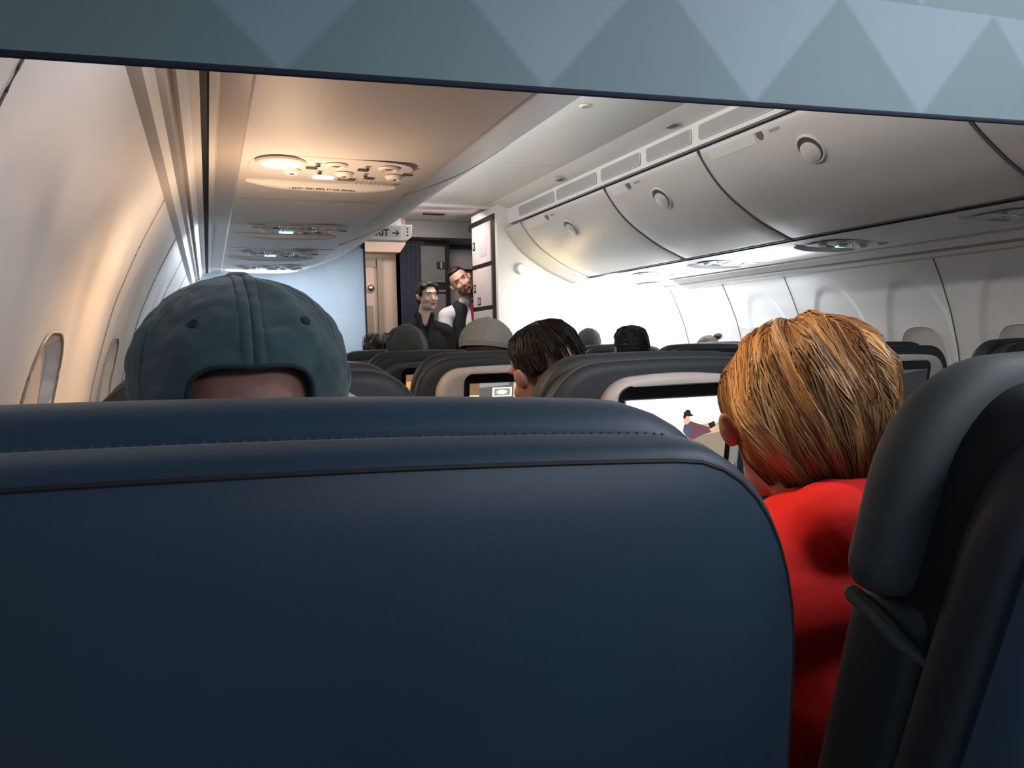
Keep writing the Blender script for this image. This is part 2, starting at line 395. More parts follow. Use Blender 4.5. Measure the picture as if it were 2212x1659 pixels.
# valance strip above bins with air grilles
for side in (-1, 1):
    m = MB()
    P4 = [(.448,2.118),(.452,2.012),(.468,2.010),(.475,2.118)]
    m.extr([(side*a, b) for a, b in P4], Y0, 5.0); struct('trim_%d' % (7 if side < 0 else 8), m, 'plastic', smooth=False)
gl = ['fourth','third','second','rearmost']
gy = [(4.23,4.81,'grey air return grille farthest forward above the right bins'),(3.69,4.22,'grey air return grille second from the front above the right bins'),
      (3.24,3.66,'grey air return grille in the middle above the right bins'),(2.82,3.21,'grey air return grille fourth from the front above the right bins'),(2.30,2.79,'grey air return grille half cut off by the header curtain')]
for y0, y1, l in gy:
    t = thing('air_grille', l, 'air vent', (.448, (y0+y1)/2, 2.065), 'air grilles above the right overhead bins')
    def rr(y0, y1, z0, z1, r, x):
        out = []
        for cy, cz, a0 in ((y1-r,z1-r,0),(y0+r,z1-r,90),(y0+r,z0+r,180),(y1-r,z0+r,270)):
            for j in range(6):
                an = R(a0+j*18); out.append((x, cy+r*math.cos(an), cz+r*math.sin(an)))
        return out
    m = MB(); a = rr(y0+.012,y1-.012,2.032,2.095,.014,.447); b = rr(y0+.012,y1-.012,2.032,2.095,.014,.4455); nn = len(a)
    m.add(a+b, [tuple(range(nn,2*nn))]+[(j,(j+1)%nn,nn+(j+1)%nn,nn+j) for j in range(nn)]); m.build('mesh_screen', 'grille', t, smooth=False)
    m = MB(); m.tube([(.446, p[1], p[2]) for p in a+[a[0]]], .0016, 6, cap=False); m.build('surround', 'plastic', t)
# panel joint on valance
# small ceiling fixtures
for (x, y, z, l) in [(-.056,2.845,2.149,'small round white speaker outlet in the flat ceiling panel')]:
    m = MB(); m.disc((x,y,z), (0,0,-1), [(.022,0),(.022,.004),(.017,.006)], 24); t = m.build('ceiling_sensor', 'plastic'); tag(t, l, 'sensor')
    m2 = MB(); m2.disc((x,y,z-.006), (0,0,-1), [(.011,0),(.011,.002)], 16); m2.build('lens', 'vent_dark', t)
for (y, l) in [(2.90,'dark slotted ceiling latch near the header curtain'),(4.05,'dark slotted ceiling latch farther forward')]:
    t = thing('ceiling_latch', l, 'latch', (.40,y,2.125), 'slotted latches along the ceiling edge')
    m = MB(); m.box((.378,y-.035,2.117),(.418,y+.035,2.123)); m.build('plate', 'grille', t, bevel=.003)
    m = MB(); m.box((.388,y-.02,2.113),(.408,y+.02,2.117)); m.build('slot', 'vent_dark', t)
# ------------------------------------------------------------------ passenger service panels
ZP = 1.607
def psu_strip(side, yend):
    m = MB()
    pr = [(.976,1.630),(1.02,1.619),(1.10,1.611),(1.20,ZP),(1.40,ZP),(1.436,1.607),(1.440,1.612),(1.486,1.612),(1.490,1.606),(1.502,1.606)]
    if side > 0: pr = [(.985,1.626),(1.02,1.620),(1.10,1.616),(1.20,1.613),(1.44,1.609),(1.488,1.608)]
    vs = [(side*a, y, b) for a, b in pr for y in (Y0, yend)]
    vs += [(side*a, y, b+.02) for a, b in pr for y in (Y0, yend)]; n = len(pr)
    fs = [(2*i, 2*i+1, 2*i+3, 2*i+2) for i in range(n-1)] + [(2*n+2*i, 2*n+2*i+2, 2*n+2*i+3, 2*n+2*i+1) for i in range(n-1)]
    mi = [0]*(2*n-2)
    m.add(vs, fs)
    for i, mi_ in ((6,1),(7,1)):
        if side < 0 and i < n-1: m.m[i] = 1
    return struct('trim_%d' % (9 if side < 0 else 10), m, ['plastic','rail'], smooth=True, recalc=False)
psu_strip(-1, 4.56); psu_strip(1, 4.99)
m = MB(); m.box((-1.518,Y0,1.61),(-1.500,4.6,1.66)); m.box((1.488,Y0,1.613),(1.520,4.99,1.66)); m.box((.962,Y0,1.632),(.99,4.99,1.66)); struct('trim_11', m, 'gap')
m = MB()   # cross joints of the left panels
for y in (.95, 2.25, 3.38): m.box((-1.42,y-.0015,ZP-.0009),(-1.0,y+.0015,ZP+.003))
struct('trim_12', m, 'rail_dark')
def psu(side, y, lab, lit=False, sign=True, text=True, mirror=1):
    """one passenger service unit; y = centre"""
    X = lambda u: side*u
    z = ZP if side < 0 else 1.612
    t = thing('passenger_service_unit', lab, 'service unit', (side*1.22, y, z), 'passenger service units')
    # raised pad
    m = MB(); ring0 = []; ring1 = []
    for j in range(40):
        an = 2*math.pi*j/40; c, s_ = math.cos(an), math.sin(an)
        ring0.append((X(1.235)+.185*math.copysign(abs(c)**.5,c), y+.125*math.copysign(abs(s_)**.6,s_), z-.0005))
        ring1.append((X(1.235)+.176*math.copysign(abs(c)**.5,c), y+.116*math.copysign(abs(s_)**.6,s_), z-.0022))
    m.add(ring0+ring1, [(j,(j+1)%40,40+(j+1)%40,40+j) for j in range(40)]+[tuple(range(79,39,-1))]); m.build('pad', 'plastic', t)
    D = (0,0,-1)
    # reading lights
    for i, u in enumerate((1.355, 1.235, 1.115)):
        big = lit and i == 0
        m = MB(); yy = y-.075
        if big:
            m.disc((X(u),yy,z-.004), D, [(.054,0),(.052,.004),(.047,.006)], 32); rl = m.build('reading_light', 'plastic', t)
            m2 = MB(); m2.disc((X(u),yy,z-.0075), D, [(.046,-.003),(.044,.002),(.03,.004)], 32); m2.build('lens', 'lamp', rl)
        else:
            m.disc((X(u),yy,z-.004), D, [(.026,0),(.024,.003),(.018,.005),(.014,.002)], 24); rl = m.build('reading_light', 'plastic', t)
            m2 = MB(); m2.disc((X(u),yy,z-.0055), D, [(.013,-.003),(.010,.001)], 16); m2.build('lens', 'vent_dark', rl)
    # air nozzles
    for u in (1.325, 1.205, 1.085):
        m = MB(); m.disc((X(u),y+.005,z-.004), D, [(.022,0),(.020,.005),(.013,.009),(.008,.006)], 24); an_ = m.build('air_nozzle', 'plastic', t)
        m2 = MB(); m2.disc((X(u),y+.005,z-.009), D, [(.009,-.003),(.006,.004)], 12); m2.build('nozzle_core', 'silver', an_)
    # call buttons and slots
    for u, dy in ((1.285,-.04),(1.17,-.05),(1.14,.035),(1.06,-.03)):
        m = MB(); m.box((X(u)-.013,y+dy-.004,z-.008),(X(u)+.013,y+dy+.004,z-.004)); m.build('button', 'vent_dark', t, bevel=.0015)
    for u, dy in ((1.275,-.075),(1.262,.0),(1.165,-.075),(1.155,.0)):
        m = MB(); m.disc((X(u),y+dy,z-.004), D, [(.007,0),(.006,.004),(.003,.006)], 12); m.build('knob', 'chrome', t)
    if sign:
        m = MB(); m.box((X(1.245)-.024,y+.058,z-.007),(X(1.245)+.024,y+.069,z-.003)); m.build('seat_belt_sign', 'led', t, bevel=.002)
        m = MB(); m.box((X(1.19)-.022,y+.057,z-.008),(X(1.19)+.022,y+.070,z-.004)); m.build('no_smoking_sign', 'amberish', t, bevel=.002)
    # speaker holes
    m = MB()
    for i in range(9):
        for j in range(2): m.box((X(1.16)+i*.011-.002,y+.083+j*.010,z-.0075),(X(1.16)+i*.011+.003,y+.088+j*.010,z-.0045))
    m.build('speaker_holes', 'grille', t)
    # sign strip (raised lip) with text
    m = MB(); pts = []
    for j in range(15):
        a = -1+2*j/14; pts.append((X(1.235)+a*.185, y+.165-.02*(a*a), z-.002))
    m.tube(pts, [.004+.012*(1-(abs(-1+2*j/14))**4) for j in range(15)], 10); m.build('sign_strip', 'plastic', t)
    if text:
        text_mesh('sign_text', 'Fasten Seat Belt While Seated', .0135, Vector((X(1.235), y+.152, z-.0125)), (1,0,0), (0,-.75,-.66) if False else (0,.35,.94), 'text', t)
    return t
psu(-1, .98, 'service unit almost hidden above the header curtain, only its belt text showing')
psu(-1, 1.85, 'service unit with the large round warm lamp lit', lit=True)
psu(-1, 2.80, 'service unit of the third row, cyan belt sign lit', text=False)
psu(-1, 3.55, 'service unit of the fourth row, narrow cyan sign lit', text=False)
psu(-1, 4.18, 'foremost service unit on the left, beside the pale front partition', text=False)
psu(1, 2.74, 'right service unit with a cyan light glowing', text=False)
psu(1, 3.60, 'right service unit washed bright white, dark oval nozzles', text=False)
psu(1, 4.30, 'foremost right service unit almost lost in glare', text=False, sign=False)
psu(1, 1.90, 'right service unit nearest the header curtain, catching a warm glow', text=False, sign=False)
# ------------------------------------------------------------------ header curtain (class divider)
tri_mat('header_cloth', (.15,.215,.235), (.215,.285,.335), -1.569, 1.4038, .220, .115, .07, .037)
m = MB(); xs = [-1.69+i*.02 for i in range(60)]
zb = lambda x: 1.401+.037*(x+1.646)
hv = []
for x in xs:
    zt_ = 1.598 if x < -.98 else interp([(p.x*-1, p.z-.012) for p in BPs][::-1], x) if x < -.5 else 1.99
    if x > -.98: zt_ = interp([(-1.02,1.60),(-.976,1.612),(-.898,1.642),(-.79,1.685),(-.721,1.73),(-.64,1.775),(-.555,1.845),(-.492,1.92)], x)
    hv += [(x,.618,zb(x)),(x,.618,zt_),(x,.623,zt_),(x,.623,zb(x))]
n = len(xs)
fs = [(4*i+a, 4*i+(a+1)%4, 4*i+4+(a+1)%4, 4*i+4+a) for i in range(n-1) for a in range(4)] + [(0,1,2,3), (4*n-4,4*n-1,4*n-2,4*n-3)]
m.add(hv, fs); hd = thing('header_curtain', 'blue grey class divider header with pale triangles across the top', 'divider', (-1.05,.62,1.6))
m.build('cloth_panel', 'header_cloth', hd, smooth=False)
m = MB(); m.tube([(x,.6205,zb(x)+.001) for x in xs], .0032, 8); hm = m.build('hem', 'navy', hd)
# ------------------------------------------------------------------ front partitions and entry area
tri_mat('partition', (.46,.54,.62), (.485,.565,.645), -1.8, .3, .30, .36, .03)
# left partition
m = MB(); pts = [(-1.80,0),(-.640,0),(-.640,1.76),(-.70,1.80),(-1.0,1.80),(-1.55,1.80),(-1.80,1.5)]
m.extr(pts, 4.60, 4.64); struct('wall_front', m, 'partition', smooth=False)
m = MB(); m.box((-.641,4.585,0),(-.632,4.655,2.1)); struct('trim_13', m, 'gap')
m = MB(); m.box((-1.9,4.64,1.75),(-.64,4.66,2.25)); struct('wall_back', m, 'bin')
# right partition
mat('partition_plain', (.80,.80,.79), .45)
m = MB(); m.extr([(.362,0),(1.8,0),(1.8,1.5),(1.6,1.9),(.9,2.14),(.362,2.14)], 5.0, 5.04); struct('wall_divider', m, 'partition_plain', smooth=False)
# vertical curved fairing where the right partition meets the side wall
m = MB(); pts = [(1.66,5.0),(1.66,4.90),(1.71,4.80),(1.80,4.765)]
vs = []; 
for z in (0,.3,.7,1.0,1.2,1.35,1.45,1.55,1.6):
    dx = interp([(p.z, p.x) for p in WPs], z)-1.787
    for a, b in pts: vs.append((a+dx, b, z))
m.add(vs, [(i*4+j, i*4+j+1, i*4+j+5, i*4+j+4) for i in range(8) for j in range(3)])
struct('trim_14', m, 'partition_plain', recalc=False)
# assist lamp on right partition
tl = thing('wall_lamp', 'small round warm lamp on the bright white right partition', 'lamp', (.53,4.99,1.70))
m = MB(); m.disc((.53,4.998,1.70), (0,-1,0), [(.040,0),(.038,.02),(.030,.028)], 24); m.build('housing', 'plastic', tl)
m = MB(); m.disc((.53,4.972,1.70), (0,-1,0), [(.026,0),(.02,.006)], 20); m.build('lens', 'lamp', tl)
pl = bpy.data.lights.new('point_light','POINT'); pl.energy = 1.5; pl.color = (1,.72,.32); pl.shadow_soft_size = .09
po = bpy.data.objects.new('point_light', pl); COL.objects.link(po); po.location = (.64,4.72,1.57)
# storage cabinet beside the aisle
cb = thing('storage_cabinet', 'tall cabinet with white doors and dark frames beside the aisle', 'cabinet', (.6,5.27,0))
m = MB(); m.box((.366,5.045,0),(.95,5.56,2.09)); m.build('carcass', 'galley_black', cb)
zz = [(1.765,2.05),(1.455,1.735),(.95,1.425),(.12,.92)]
for i, (a, b) in enumerate(zz):
    m = MB(); m.box((.356,5.125,a),(.372,5.525,b)); d = m.build('cabinet_door', 'galley_white', cb, bevel=.004)
    if i < 2:
        m = MB(); m.box((.3525,5.455,(a+b)/2-.03),(.357,5.50,(a+b)/2+.03)); h = m.build('latch', 'galley_black', d, bevel=.002)
        m = MB(); m.box((.3505,5.465,(a+b)/2-.018),(.3545,5.478,(a+b)/2+.018)); m.build('latch_knob', 'galley_white', h)
    if i == 0:
        m = MB(); m.box((.3545,5.20,a+.05),(.3565,5.36,b-.07)); m.build('notice', 'paper', d)
    if i == 1:
        m = MB(); m.box((.3545,5.35,a+.015),(.3565,5.42,a+.07)); m.build('sticker', 'galley_black', d)
        m = MB()
        for q in range(3): m.box((.3535,5.36+q*.02,a+.022),(.3555,5.372+q*.02,a+.062))
        m.build('sticker_marks', 'paper', d)
m = MB(); m.box((.366,5.045,2.091),(.95,5.56,2.14)); struct('trim_15', m, 'ceiling')
m = MB(); m.box((.35,5.54,2.03),(.37,5.58,2.075)); t = m.build('ceiling_hook', 'galley_black'); tag(t, 'small dark bracket at the top far corner of the tall cabinet', 'bracket')
# vestibule ceiling, soffit, walls
m = MB(); m.box((-1.9,5.15,2.16),(1.9,7.1,2.2)); struct('ceiling_entry', m, 'ceiling')
m = MB(); m.box((-1.9,5.13,2.13),(.95,5.16,2.20)); struct('trim_16', m, 'ceiling')
m = MB(); m.box((-1.9,7.0,0),(1.9,7.05,2.2)); m.box((1.85,5.56,0),(1.9,7,2.2)); m.box((-1.9,4.66,0),(-1.85,7,2.2)); struct('wall_entry', m, 'galley_grey')
m = MB(); m.box((-.45,5.30,2.152),(-.13,5.62,2.158)); o = m.build('ceiling_light', 'galley_grey'); tag(o, 'square grey recessed ceiling light above the exit sign', 'light')
m2 = MB(); m2.box((-.40,5.34,2.148),(-.18,5.56,2.152)); m2.build('diffuser', 'paper', o)
m = MB(); m.box((0.0,5.55,2.150),(.16,5.60,2.158)); o = m.build('ceiling_slot', 'gap'); tag(o, 'short dark slot in the entry ceiling', 'vent')
# exit sign box
es = thing('exit_sign', 'white overhead exit sign box with dark letters and arrow', 'sign', (-.36,5.3,2.12))
m = MB(); m.extr([(-.66,1.905),(-.215,1.905),(-.185,1.93),(-.178,2.012),(-.66,2.012)], 5.22, 5.33); m.build('housing', 'plastic', es, bevel=.004)
m = MB(); m.box((-.62,5.216,1.928),(-.262,5.2205,1.995)); m.build('face', 'sign', es)
text_mesh('letters', 'EXIT', .060, Vector((-.405,5.2155,1.953)), (1,0,0), (0,0,1), 'text', es, .001, bold=.0022)
m = MB(); m.box((-.320,5.2145,1.949),(-.286,5.2165,1.957)); m.add([(-.298,5.2155,1.972),(-.290,5.2155,1.974),(-.270,5.2155,1.953),(-.290,5.2155,1.932),(-.298,5.2155,1.934),(-.284,5.2155,1.953)], [(0,1,2,5),(5,2,3,4)]); m.build('arrow', 'text', es)
m = MB()
for i in range(3): m.disc((-.213,5.219,1.985-i*.022), (0,-1,0), [(.006,0),(.006,.002)], 10)
m.build('vent_holes', 'gap', es)
m = MB(); m.box((-.60,5.25,2.012),(-.25,5.30,2.158)); m.build('hanger', 'plastic', es)
# beige lavatory block with door
lb = thing('lavatory_block', 'beige lavatory wall with a framed narrow door beyond the partition', 'lavatory', (-.5,6.3,0))
m = MB(); m.box((-1.2,6.05,0),(-.105,6.9,1.905)); m.build('block', 'beige', lb)
m = MB(); m.box((-.72,6.035,.1),(-.285,6.052,1.86)); d = m.build('door_leaf', 'beige', lb, bevel=.003)
m = MB(); m.box((-.72,6.03,1.80),(-.272,6.06,1.868)); m.build('lintel', 'beige_dark', lb)
m = MB(); m.box((-.262,6.02,0),(-.222,6.06,1.868)); m.build('door_post', 'beige_dark', lb)
m = MB(); m.box((-.43,6.024,.1),(-.30,6.036,1.50)); m.build('lower_panel', 'beige_dark', d, bevel=.003)
m = MB(); m.disc((-.318,6.032,1.635), (0,-1,0), [(.030,0),(.030,.012),(.022,.026),(.01,.032)], 24); m.build('round_viewer', 'silver', d)
m = MB(); m.box((-.545,6.028,1.60),(-.525,6.036,1.70)); m.build('door_catch', 'silver', d, bevel=.002)
m = MB(); m.extr([(-1.2,1.905),(-.105,1.905),(-.06,1.97),(-.06,2.16),(-1.2,2.16)], 5.9, 6.9); struct('trim_17', m, 'beige', smooth=False)
# curtain
m = MB(); pts = [(-.10+.013*i, 5.93+.012*math.sin(i*2.1)) for i in range(14)]
vs = [(x,y,z) for z in (.05,1.0,1.97) for x,y in pts]; n = len(pts)
m.add(vs, [(a*n+b, a*n+b+1, (a+1)*n+b+1, (a+1)*n+b) for a in range(2) for b in range(n-1)])
o = m.build('galley_curtain', 'navy', recalc=False); o.modifiers.new('s','SOLIDIFY').thickness = .004; tag(o, 'dark navy curtain drawn back beside the beige lavatory wall', 'curtain')
m = MB(); m.tube([(-.11,5.93,1.99),(.1,5.93,1.99)], .01, 8); m.box((-.12,5.92,1.99),(-.10,5.94,2.155)); o = m.build('curtain_rail', 'galley_black'); tag(o, 'dark rail holding up the navy curtain', 'rail')
# galley unit
gu = thing('galley_unit', 'dark framed galley unit with grey doors behind the attendants', 'galley', (.2,6.3,0))
def gx(px): return px
m = MB(); m.box((.0,6.12,0),(.36,6.7,2.03)); m.build('carcass', 'galley_black', gu)
for i, (a, b) in enumerate([(1.69,1.985),(1.33,1.60),(.95,1.28),(.2,.9)]):
    m = MB(); m.box((.03,6.105,a),(.318,6.125,b)); d = m.build('galley_door', 'galley_grey', gu, bevel=.004)
    if i == 0:
        m = MB(); m.box((.245,6.098,a+.11),(.31,6.107,a+.17)); l = m.build('latch', 'galley_black', d)
        m = MB(); m.box((.275,6.094,a+.115),(.288,6.10,a+.165)); m.build('latch_knob', 'paper', l)
m = MB(); m.box((.100,6.094,1.635),(.175,6.115,1.655)); m.build('amber_light', 'led_amber', gu)
m = MB(); m.box((.03,6.10,1.612),(.318,6.12,1.632)); m.build('shelf_edge', 'galley_grey', gu)
m = MB(); m.box((.323,6.112,.3),(.330,6.118,1.42)); m.build('edge_strip', 'paper', gu)
g2 = thing('galley_recess', 'grey galley recess with a white folded cover beside the tall cabinet', 'galley', (.7,6.4,0))
m = MB(); m.box((.37,6.45,0),(1.3,6.7,2.03)); m.build('back_panel', 'galley_grey', g2)
m = MB(); m.box((.42,6.38,1.83),(.80,6.45,2.0)); m.build('upper_panel', 'galley_white', g2, bevel=.006)
m = MB(); m.box((.38,6.40,1.50),(.9,6.45,1.81)); m.build('middle_panel', 'galley_grey', g2, bevel=.006)
m = MB(); m.box((.38,6.36,1.30),(1.0,6.45,1.66)); m.build('lower_panel', 'galley_white', g2, bevel=.006)
m = MB(); m.box((.37,6.2,0),(1.3,6.45,.95)); m.build('counter', 'galley_black', g2)
m = MB(); m.box((-.1,5.92,2.03),(1.3,6.7,2.158)); struct('trim_18', m, 'galley_grey')
#@SEATS
# ------------------------------------------------------------------ seats
def ringpts(hw, zt, zb, rx, rz, rb=.0, crown=.004, ex=2.2, cx=0):
    """closed outline in x,z : starts bottom left, goes up, over and down"""
    L = []
    for i in range(10): L.append((-hw, zb+rb+(zt-rz-zb-rb)*i/10))
    for i in range(11):
        a = math.pi/2*i/10; c, s = math.cos(a)**(2/ex), math.sin(a)**(2/ex)
        L.append((-(hw-rx)-rx*c, zt-rz+rz*s))
    for i in range(1, 8):
        x = -(hw-rx)*(1-i/8); L.append((x, zt+crown*(1-(x/(hw-rx))**2)))
    Rr = [(-x, z) for x, z in L[::-1]]
    top = L + [(0, zt+crown)] + Rr
    bot = []
    if rb:
        for i in range(6):
            a = math.pi/2*i/5; bot.append((hw-rb+rb*math.cos(a), zb+rb-rb*math.sin(a)))
        bot += [(-x, z) for x, z in bot[::-1]]
    else: bot = [(hw*.5, zb), (0, zb), (-hw*.5, zb)]
    return [(x+cx, z) for x, z in top+bot]
def slab(name, m, parent, cx, hw, zt, zb, rx, rz, ys, lean=0, zref=1.168, rb=0, crown=.004, ex=2.2, tilt=0, angle=50):
    """ys = [(y, inset, dz)]"""
    mb = MB(); rings = []
    for t in ys:
        y, ins = t[0], t[1]; dz = t[2] if len(t) > 2 else 0
        er = t[3] if len(t) > 3 else 0
        rg = ringpts(hw-ins, zt-ins+dz, zb+ins*.5, max(.004, rx-ins*.6+er), max(.004, rz-ins*.6+er*.5), rb, crown, ex, cx)
        rings.append([(x, y+(zref-z)*lean, z+tilt*(x-cx)) for x, z in rg])
    n = len(rings[0]); vs = [v for r_ in rings for v in r_]
    fs = [(a*n+b, a*n+(b+1)%n, (a+1)*n+(b+1)%n, (a+1)*n+b) for a in range(len(rings)-1) for b in range(n)]
    k = (len(rings)-1)*n
    fs += [tuple(range(n))[::-1], tuple(range(k, k+n))]
    mb.add(vs, fs); return mb.build(name, m, parent, angle=angle)
def rounded(y0, y1, r, extra=()):
    out = []
    for i in range(5):
        a = math.pi/2*i/4; out.append((y0+r*(1-math.cos(a)), r*(1-math.sin(a))))
    for i in range(5):
        a = math.pi/2*i/4; out.append((y1-r*(1-math.sin(a)) , r*(1-math.cos(a))))
    return out
def picture(parent, cx, y, zt, zb, hwS, items, lean, zref=1.168):
    """flat shapes on the screen; items: (material, [(u,v)...]) u right, v down"""
    mb = MB(); ms = []
    for k, (mn, poly) in enumerate(items):
        if mn not in ms: ms.append(mn)
        vs = []
        for u, v in poly:
            z = zt+(zb-zt)*v; vs.append((cx-hwS+2*hwS*u, y-.0003*(k+1)+(zref-z)*lean, z))
        mb.add(vs, [tuple(range(len(vs)))], ms.index(mn))
    return mb.build('screen_picture', ms, parent, smooth=False, recalc=False)
def emat(name, col, st): mat(name, (0,0,0), .4, emis=col, est=st)
emat('e_white', (1,.99,.93), 2.6); emat('e_cream', (1,.86,.58), 1.15); emat('e_tan', (.62,.50,.33), .9); emat('e_tan2', (.42,.34,.24), .7)
emat('e_black', (.02,.02,.025), 1); emat('e_maroon', (.16,.07,.09), 1); emat('e_face', (.85,.5,.32), .9); emat('e_navy', (.08,.10,.2), 1)
emat('e_room', (.13,.12,.11), 1); emat('e_brown', (.24,.13,.07), 1); emat('e_lamp', (1,.72,.28), 1.8); emat('e_orange', (.75,.33,.10), 1)
emat('e_grey', (.30,.30,.28), 1); emat('e_blue', (.045,.06,.085), 1); emat('e_lampw', (1,.93,.75), 2.2)
R01 = [(0,0),(1,0),(1,1),(0,1)]
def circ(cu, cv, ru, rv, n=16): return [(cu+ru*math.cos(2*math.pi*i/n), cv+rv*math.sin(2*math.pi*i/n)) for i in range(n)]
PIC = {
 'film': [('e_white', R01), ('e_cream', [(.35,.55),(.7,.40),(1,.36),(1,1),(.3,1)]), ('e_tan', [(.72,.42),(1,.40),(1,.62),(.62,.7)]), ('e_tan2', [(.62,.62),(1,.55),(1,1),(.55,1)]),
          ('e_maroon', [(.56,.42),(.63,.36),(.72,.42),(.86,.50),(.84,.56),(.74,.60),(.66,.66),(.60,.60),(.56,.52)]), ('e_navy', [(.56,.44),(.60,.40),(.64,.50),(.62,.58),(.57,.54)]),
          ('e_face', circ(.585,.34,.034,.07)), ('e_black', [(.545,.30),(.55,.22),(.58,.18),(.61,.19),(.625,.25),(.655,.28),(.62,.29),(.58,.28),(.56,.33)]),
          ('e_black', [(.80,.42),(.86,.38),(.88,.46),(.83,.50)]), ('e_face', [(.82,.50),(.88,.48),(.87,.53),(.83,.54)])],
 'room': [('e_room', R01), ('e_brown', [(0,0),(.12,.02),(.10,.45),(0,.5)]), ('e_lamp', [(0,.26),(.12,.26),(.12,1),(0,1)]), ('e_grey', [(.12,0),(.5,0),(.5,.06),(.12,.10)]),
          ('e_lampw', [(.29,.11),(.54,.11),(.54,.31),(.29,.31)]), ('e_grey', [(.31,.13),(.52,.13),(.52,.29),(.31,.29)]), ('e_cream', circ(.41,.21,.07,.05)), ('e_lampw', [(.56,.05),(.66,.03),(.74,.6),(.60,.6)]), ('e_tan', [(.56,.0),(.60,.0),(.60,.7),(.56,.7)])],
 'warm': [('e_orange', R01), ('e_brown', [(0,0),(1,0),(1,.16),(0,.2)]), ('e_lamp', circ(.35,.5,.18,.22)), ('e_lampw', circ(.22,.62,.10,.10)), ('e_tan', [(.6,.1),(.9,.1),(.9,.8),(.6,.8)])],
 'white': [('e_white', R01), ('e_grey', [(.1,.5),(.5,.45),(.5,.9),(.1,.9)])],
 'dark': [('e_blue', R01), ('e_black', [(.55,.1),(1,0),(1,1),(.6,1)])],
}
def make_seat(cx, y, label, shell='shell', pic='dark', group='first cabin seats', zt=1.168, shw=.225):
    t = thing('airplane_seat', label, 'seat', (cx, y+.3, 0), group)
    LN = .16
    slab('headrest', 'leather', t, cx, .272, zt, .86, .115, .125, rounded(y+.085, y+.155, .022), LN, rb=.03, crown=.003)
    slab('backrest', 'leather', t, cx, .282, zt-.016, .46, .12, .135, [(y+.012,.022),(y+.016,.010),(y+.022,.003),(y+.030,0),(y+.06,0),(y+.082,.006),(y+.094,.03)], LN)
    # edge piping on the back cover
    pp = [(x, y+.029+(1.168-z)*LN, z) for x, z in ringpts(.282, zt-.016, .46, .12, .135, cx=cx)][3:-6]
    m = MB(); m.tube(pp, .0032, 6); m.build('piping', 'leather_grey', t)
    sh = slab('back_shell', shell, t, cx, shw, zt-.045, .50, .085, .085, [(y-.012,.030),(y-.014,.022),(y-.011,.010),(y-.004,.002),(y+.006,0),(y+.016,0)], LN)
    bz = slab('monitor_bezel', 'bezel', sh, cx, .142, zt-.064, .84, .030, .030, [(y-.0165,.004),(y-.0175,.002),(y-.0165,0),(y-.008,0)], LN, rb=.02, crown=0)
    sc = MB(); zs, zbm, hwS = zt-.094, .935, .126
    sc.add([(cx-hwS, y-.0182+(1.168-zs)*LN, zs),(cx+hwS, y-.0182+(1.168-zs)*LN, zs),(cx+hwS, y-.0182+(1.168-zbm)*LN, zbm),(cx-hwS, y-.0182+(1.168-zbm)*LN, zbm)], [(0,1,2,3)])
    picture(bz, cx, y-.0183, zs, zbm, hwS, PIC[pic], LN)
    # tray table, cushion, arms, base
    yb = y+(1.168-.7)*LN
    m = MB(); m.box((cx-.19, yb-.045, .60), (cx+.19, yb-.02, .80)); tt = m.build('tray_table', 'shell_dark', t, bevel=.008)
    m = MB(); m.box((cx-.02, yb-.052, .785), (cx+.02, yb-.044, .81)); m.build('tray_latch', 'silver', tt, bevel=.003)
    y2 = y+.16
    m = MB(); m.box((cx-.235, y2+.02, .38), (cx+.235, y2+.50, .50)); m.build('seat_cushion', 'leather', t, bevel=.035)
    for s in (-1, 1):
        m = MB(); m.box((cx+s*.262-.025, y2+.04, .60), (cx+s*.262+.025, y2+.42, .64)); m.box((cx+s*.262-.02, y2+.06, .30), (cx+s*.262+.02, y2+.30, .61)); m.build('armrest', 'shell_dark', t, bevel=.008)
        m = MB(); m.box((cx+s*.2-.02, y2+.08, 0), (cx+s*.2+.02, y2+.12, .40)); m.box((cx+s*.2-.02, y2+.40, 0), (cx+s*.2+.02, y2+.44, .40)); m.box((cx+s*.2-.02, y2+.06, .34), (cx+s*.2+.02, y2+.46, .39)); m.build('leg_frame', 'shell_dark', t)
    return t
LX, AX, BX, WX = -1.43, -.665, .67, 1.43
make_seat(LX, 1.36, 'dark seat directly ahead of the person in the faded teal cap', 'shell', shw=.185)
make_seat(-.612, 1.36, 'dark seat with a pinkish rim and a bright film scene on its screen', 'shell', 'film', shw=.178)
make_seat(LX, 2.20, 'window seat two rows ahead of the person in the teal cap', 'shell_dark')
make_seat(AX, 2.20, 'dark seat with a grey shell whose screen shows a picture frame and lamp', 'shell', 'room')
make_seat(LX, 3.00, 'window seat three rows ahead of the person in the teal cap', 'shell_dark')
make_seat(AX, 3.00, 'dark seat with a small glowing orange screen', 'shell_dark', 'warm')
make_seat(LX, 3.74, 'front row window seat by the pale partition', 'shell_dark')
make_seat(AX, 3.74, 'front row left aisle seat with a sliver of white screen', 'shell_dark', 'white')
make_seat(BX, 1.95, 'seat with pale rim and dark screen, just right of the blond head', 'shell', 'dark')
make_seat(1.47, 1.95, 'black topped seat beside the right wall, above the nearest right headrest', 'shell_dark', 'dark')
make_seat(BX, 2.95, 'dark seat across the aisle, right of the round black haired head', 'shell_dark', 'dark')
make_seat(WX, 2.95, 'right window seat behind the blond head with a dark top edge', 'shell_dark', 'dark')
make_seat(BX, 3.78, 'front row seat across the aisle under the small grey head', 'shell_dark', 'dark')
make_seat(WX, 3.78, 'front row seat beside the right wall, mostly hidden', 'shell_dark', 'dark')
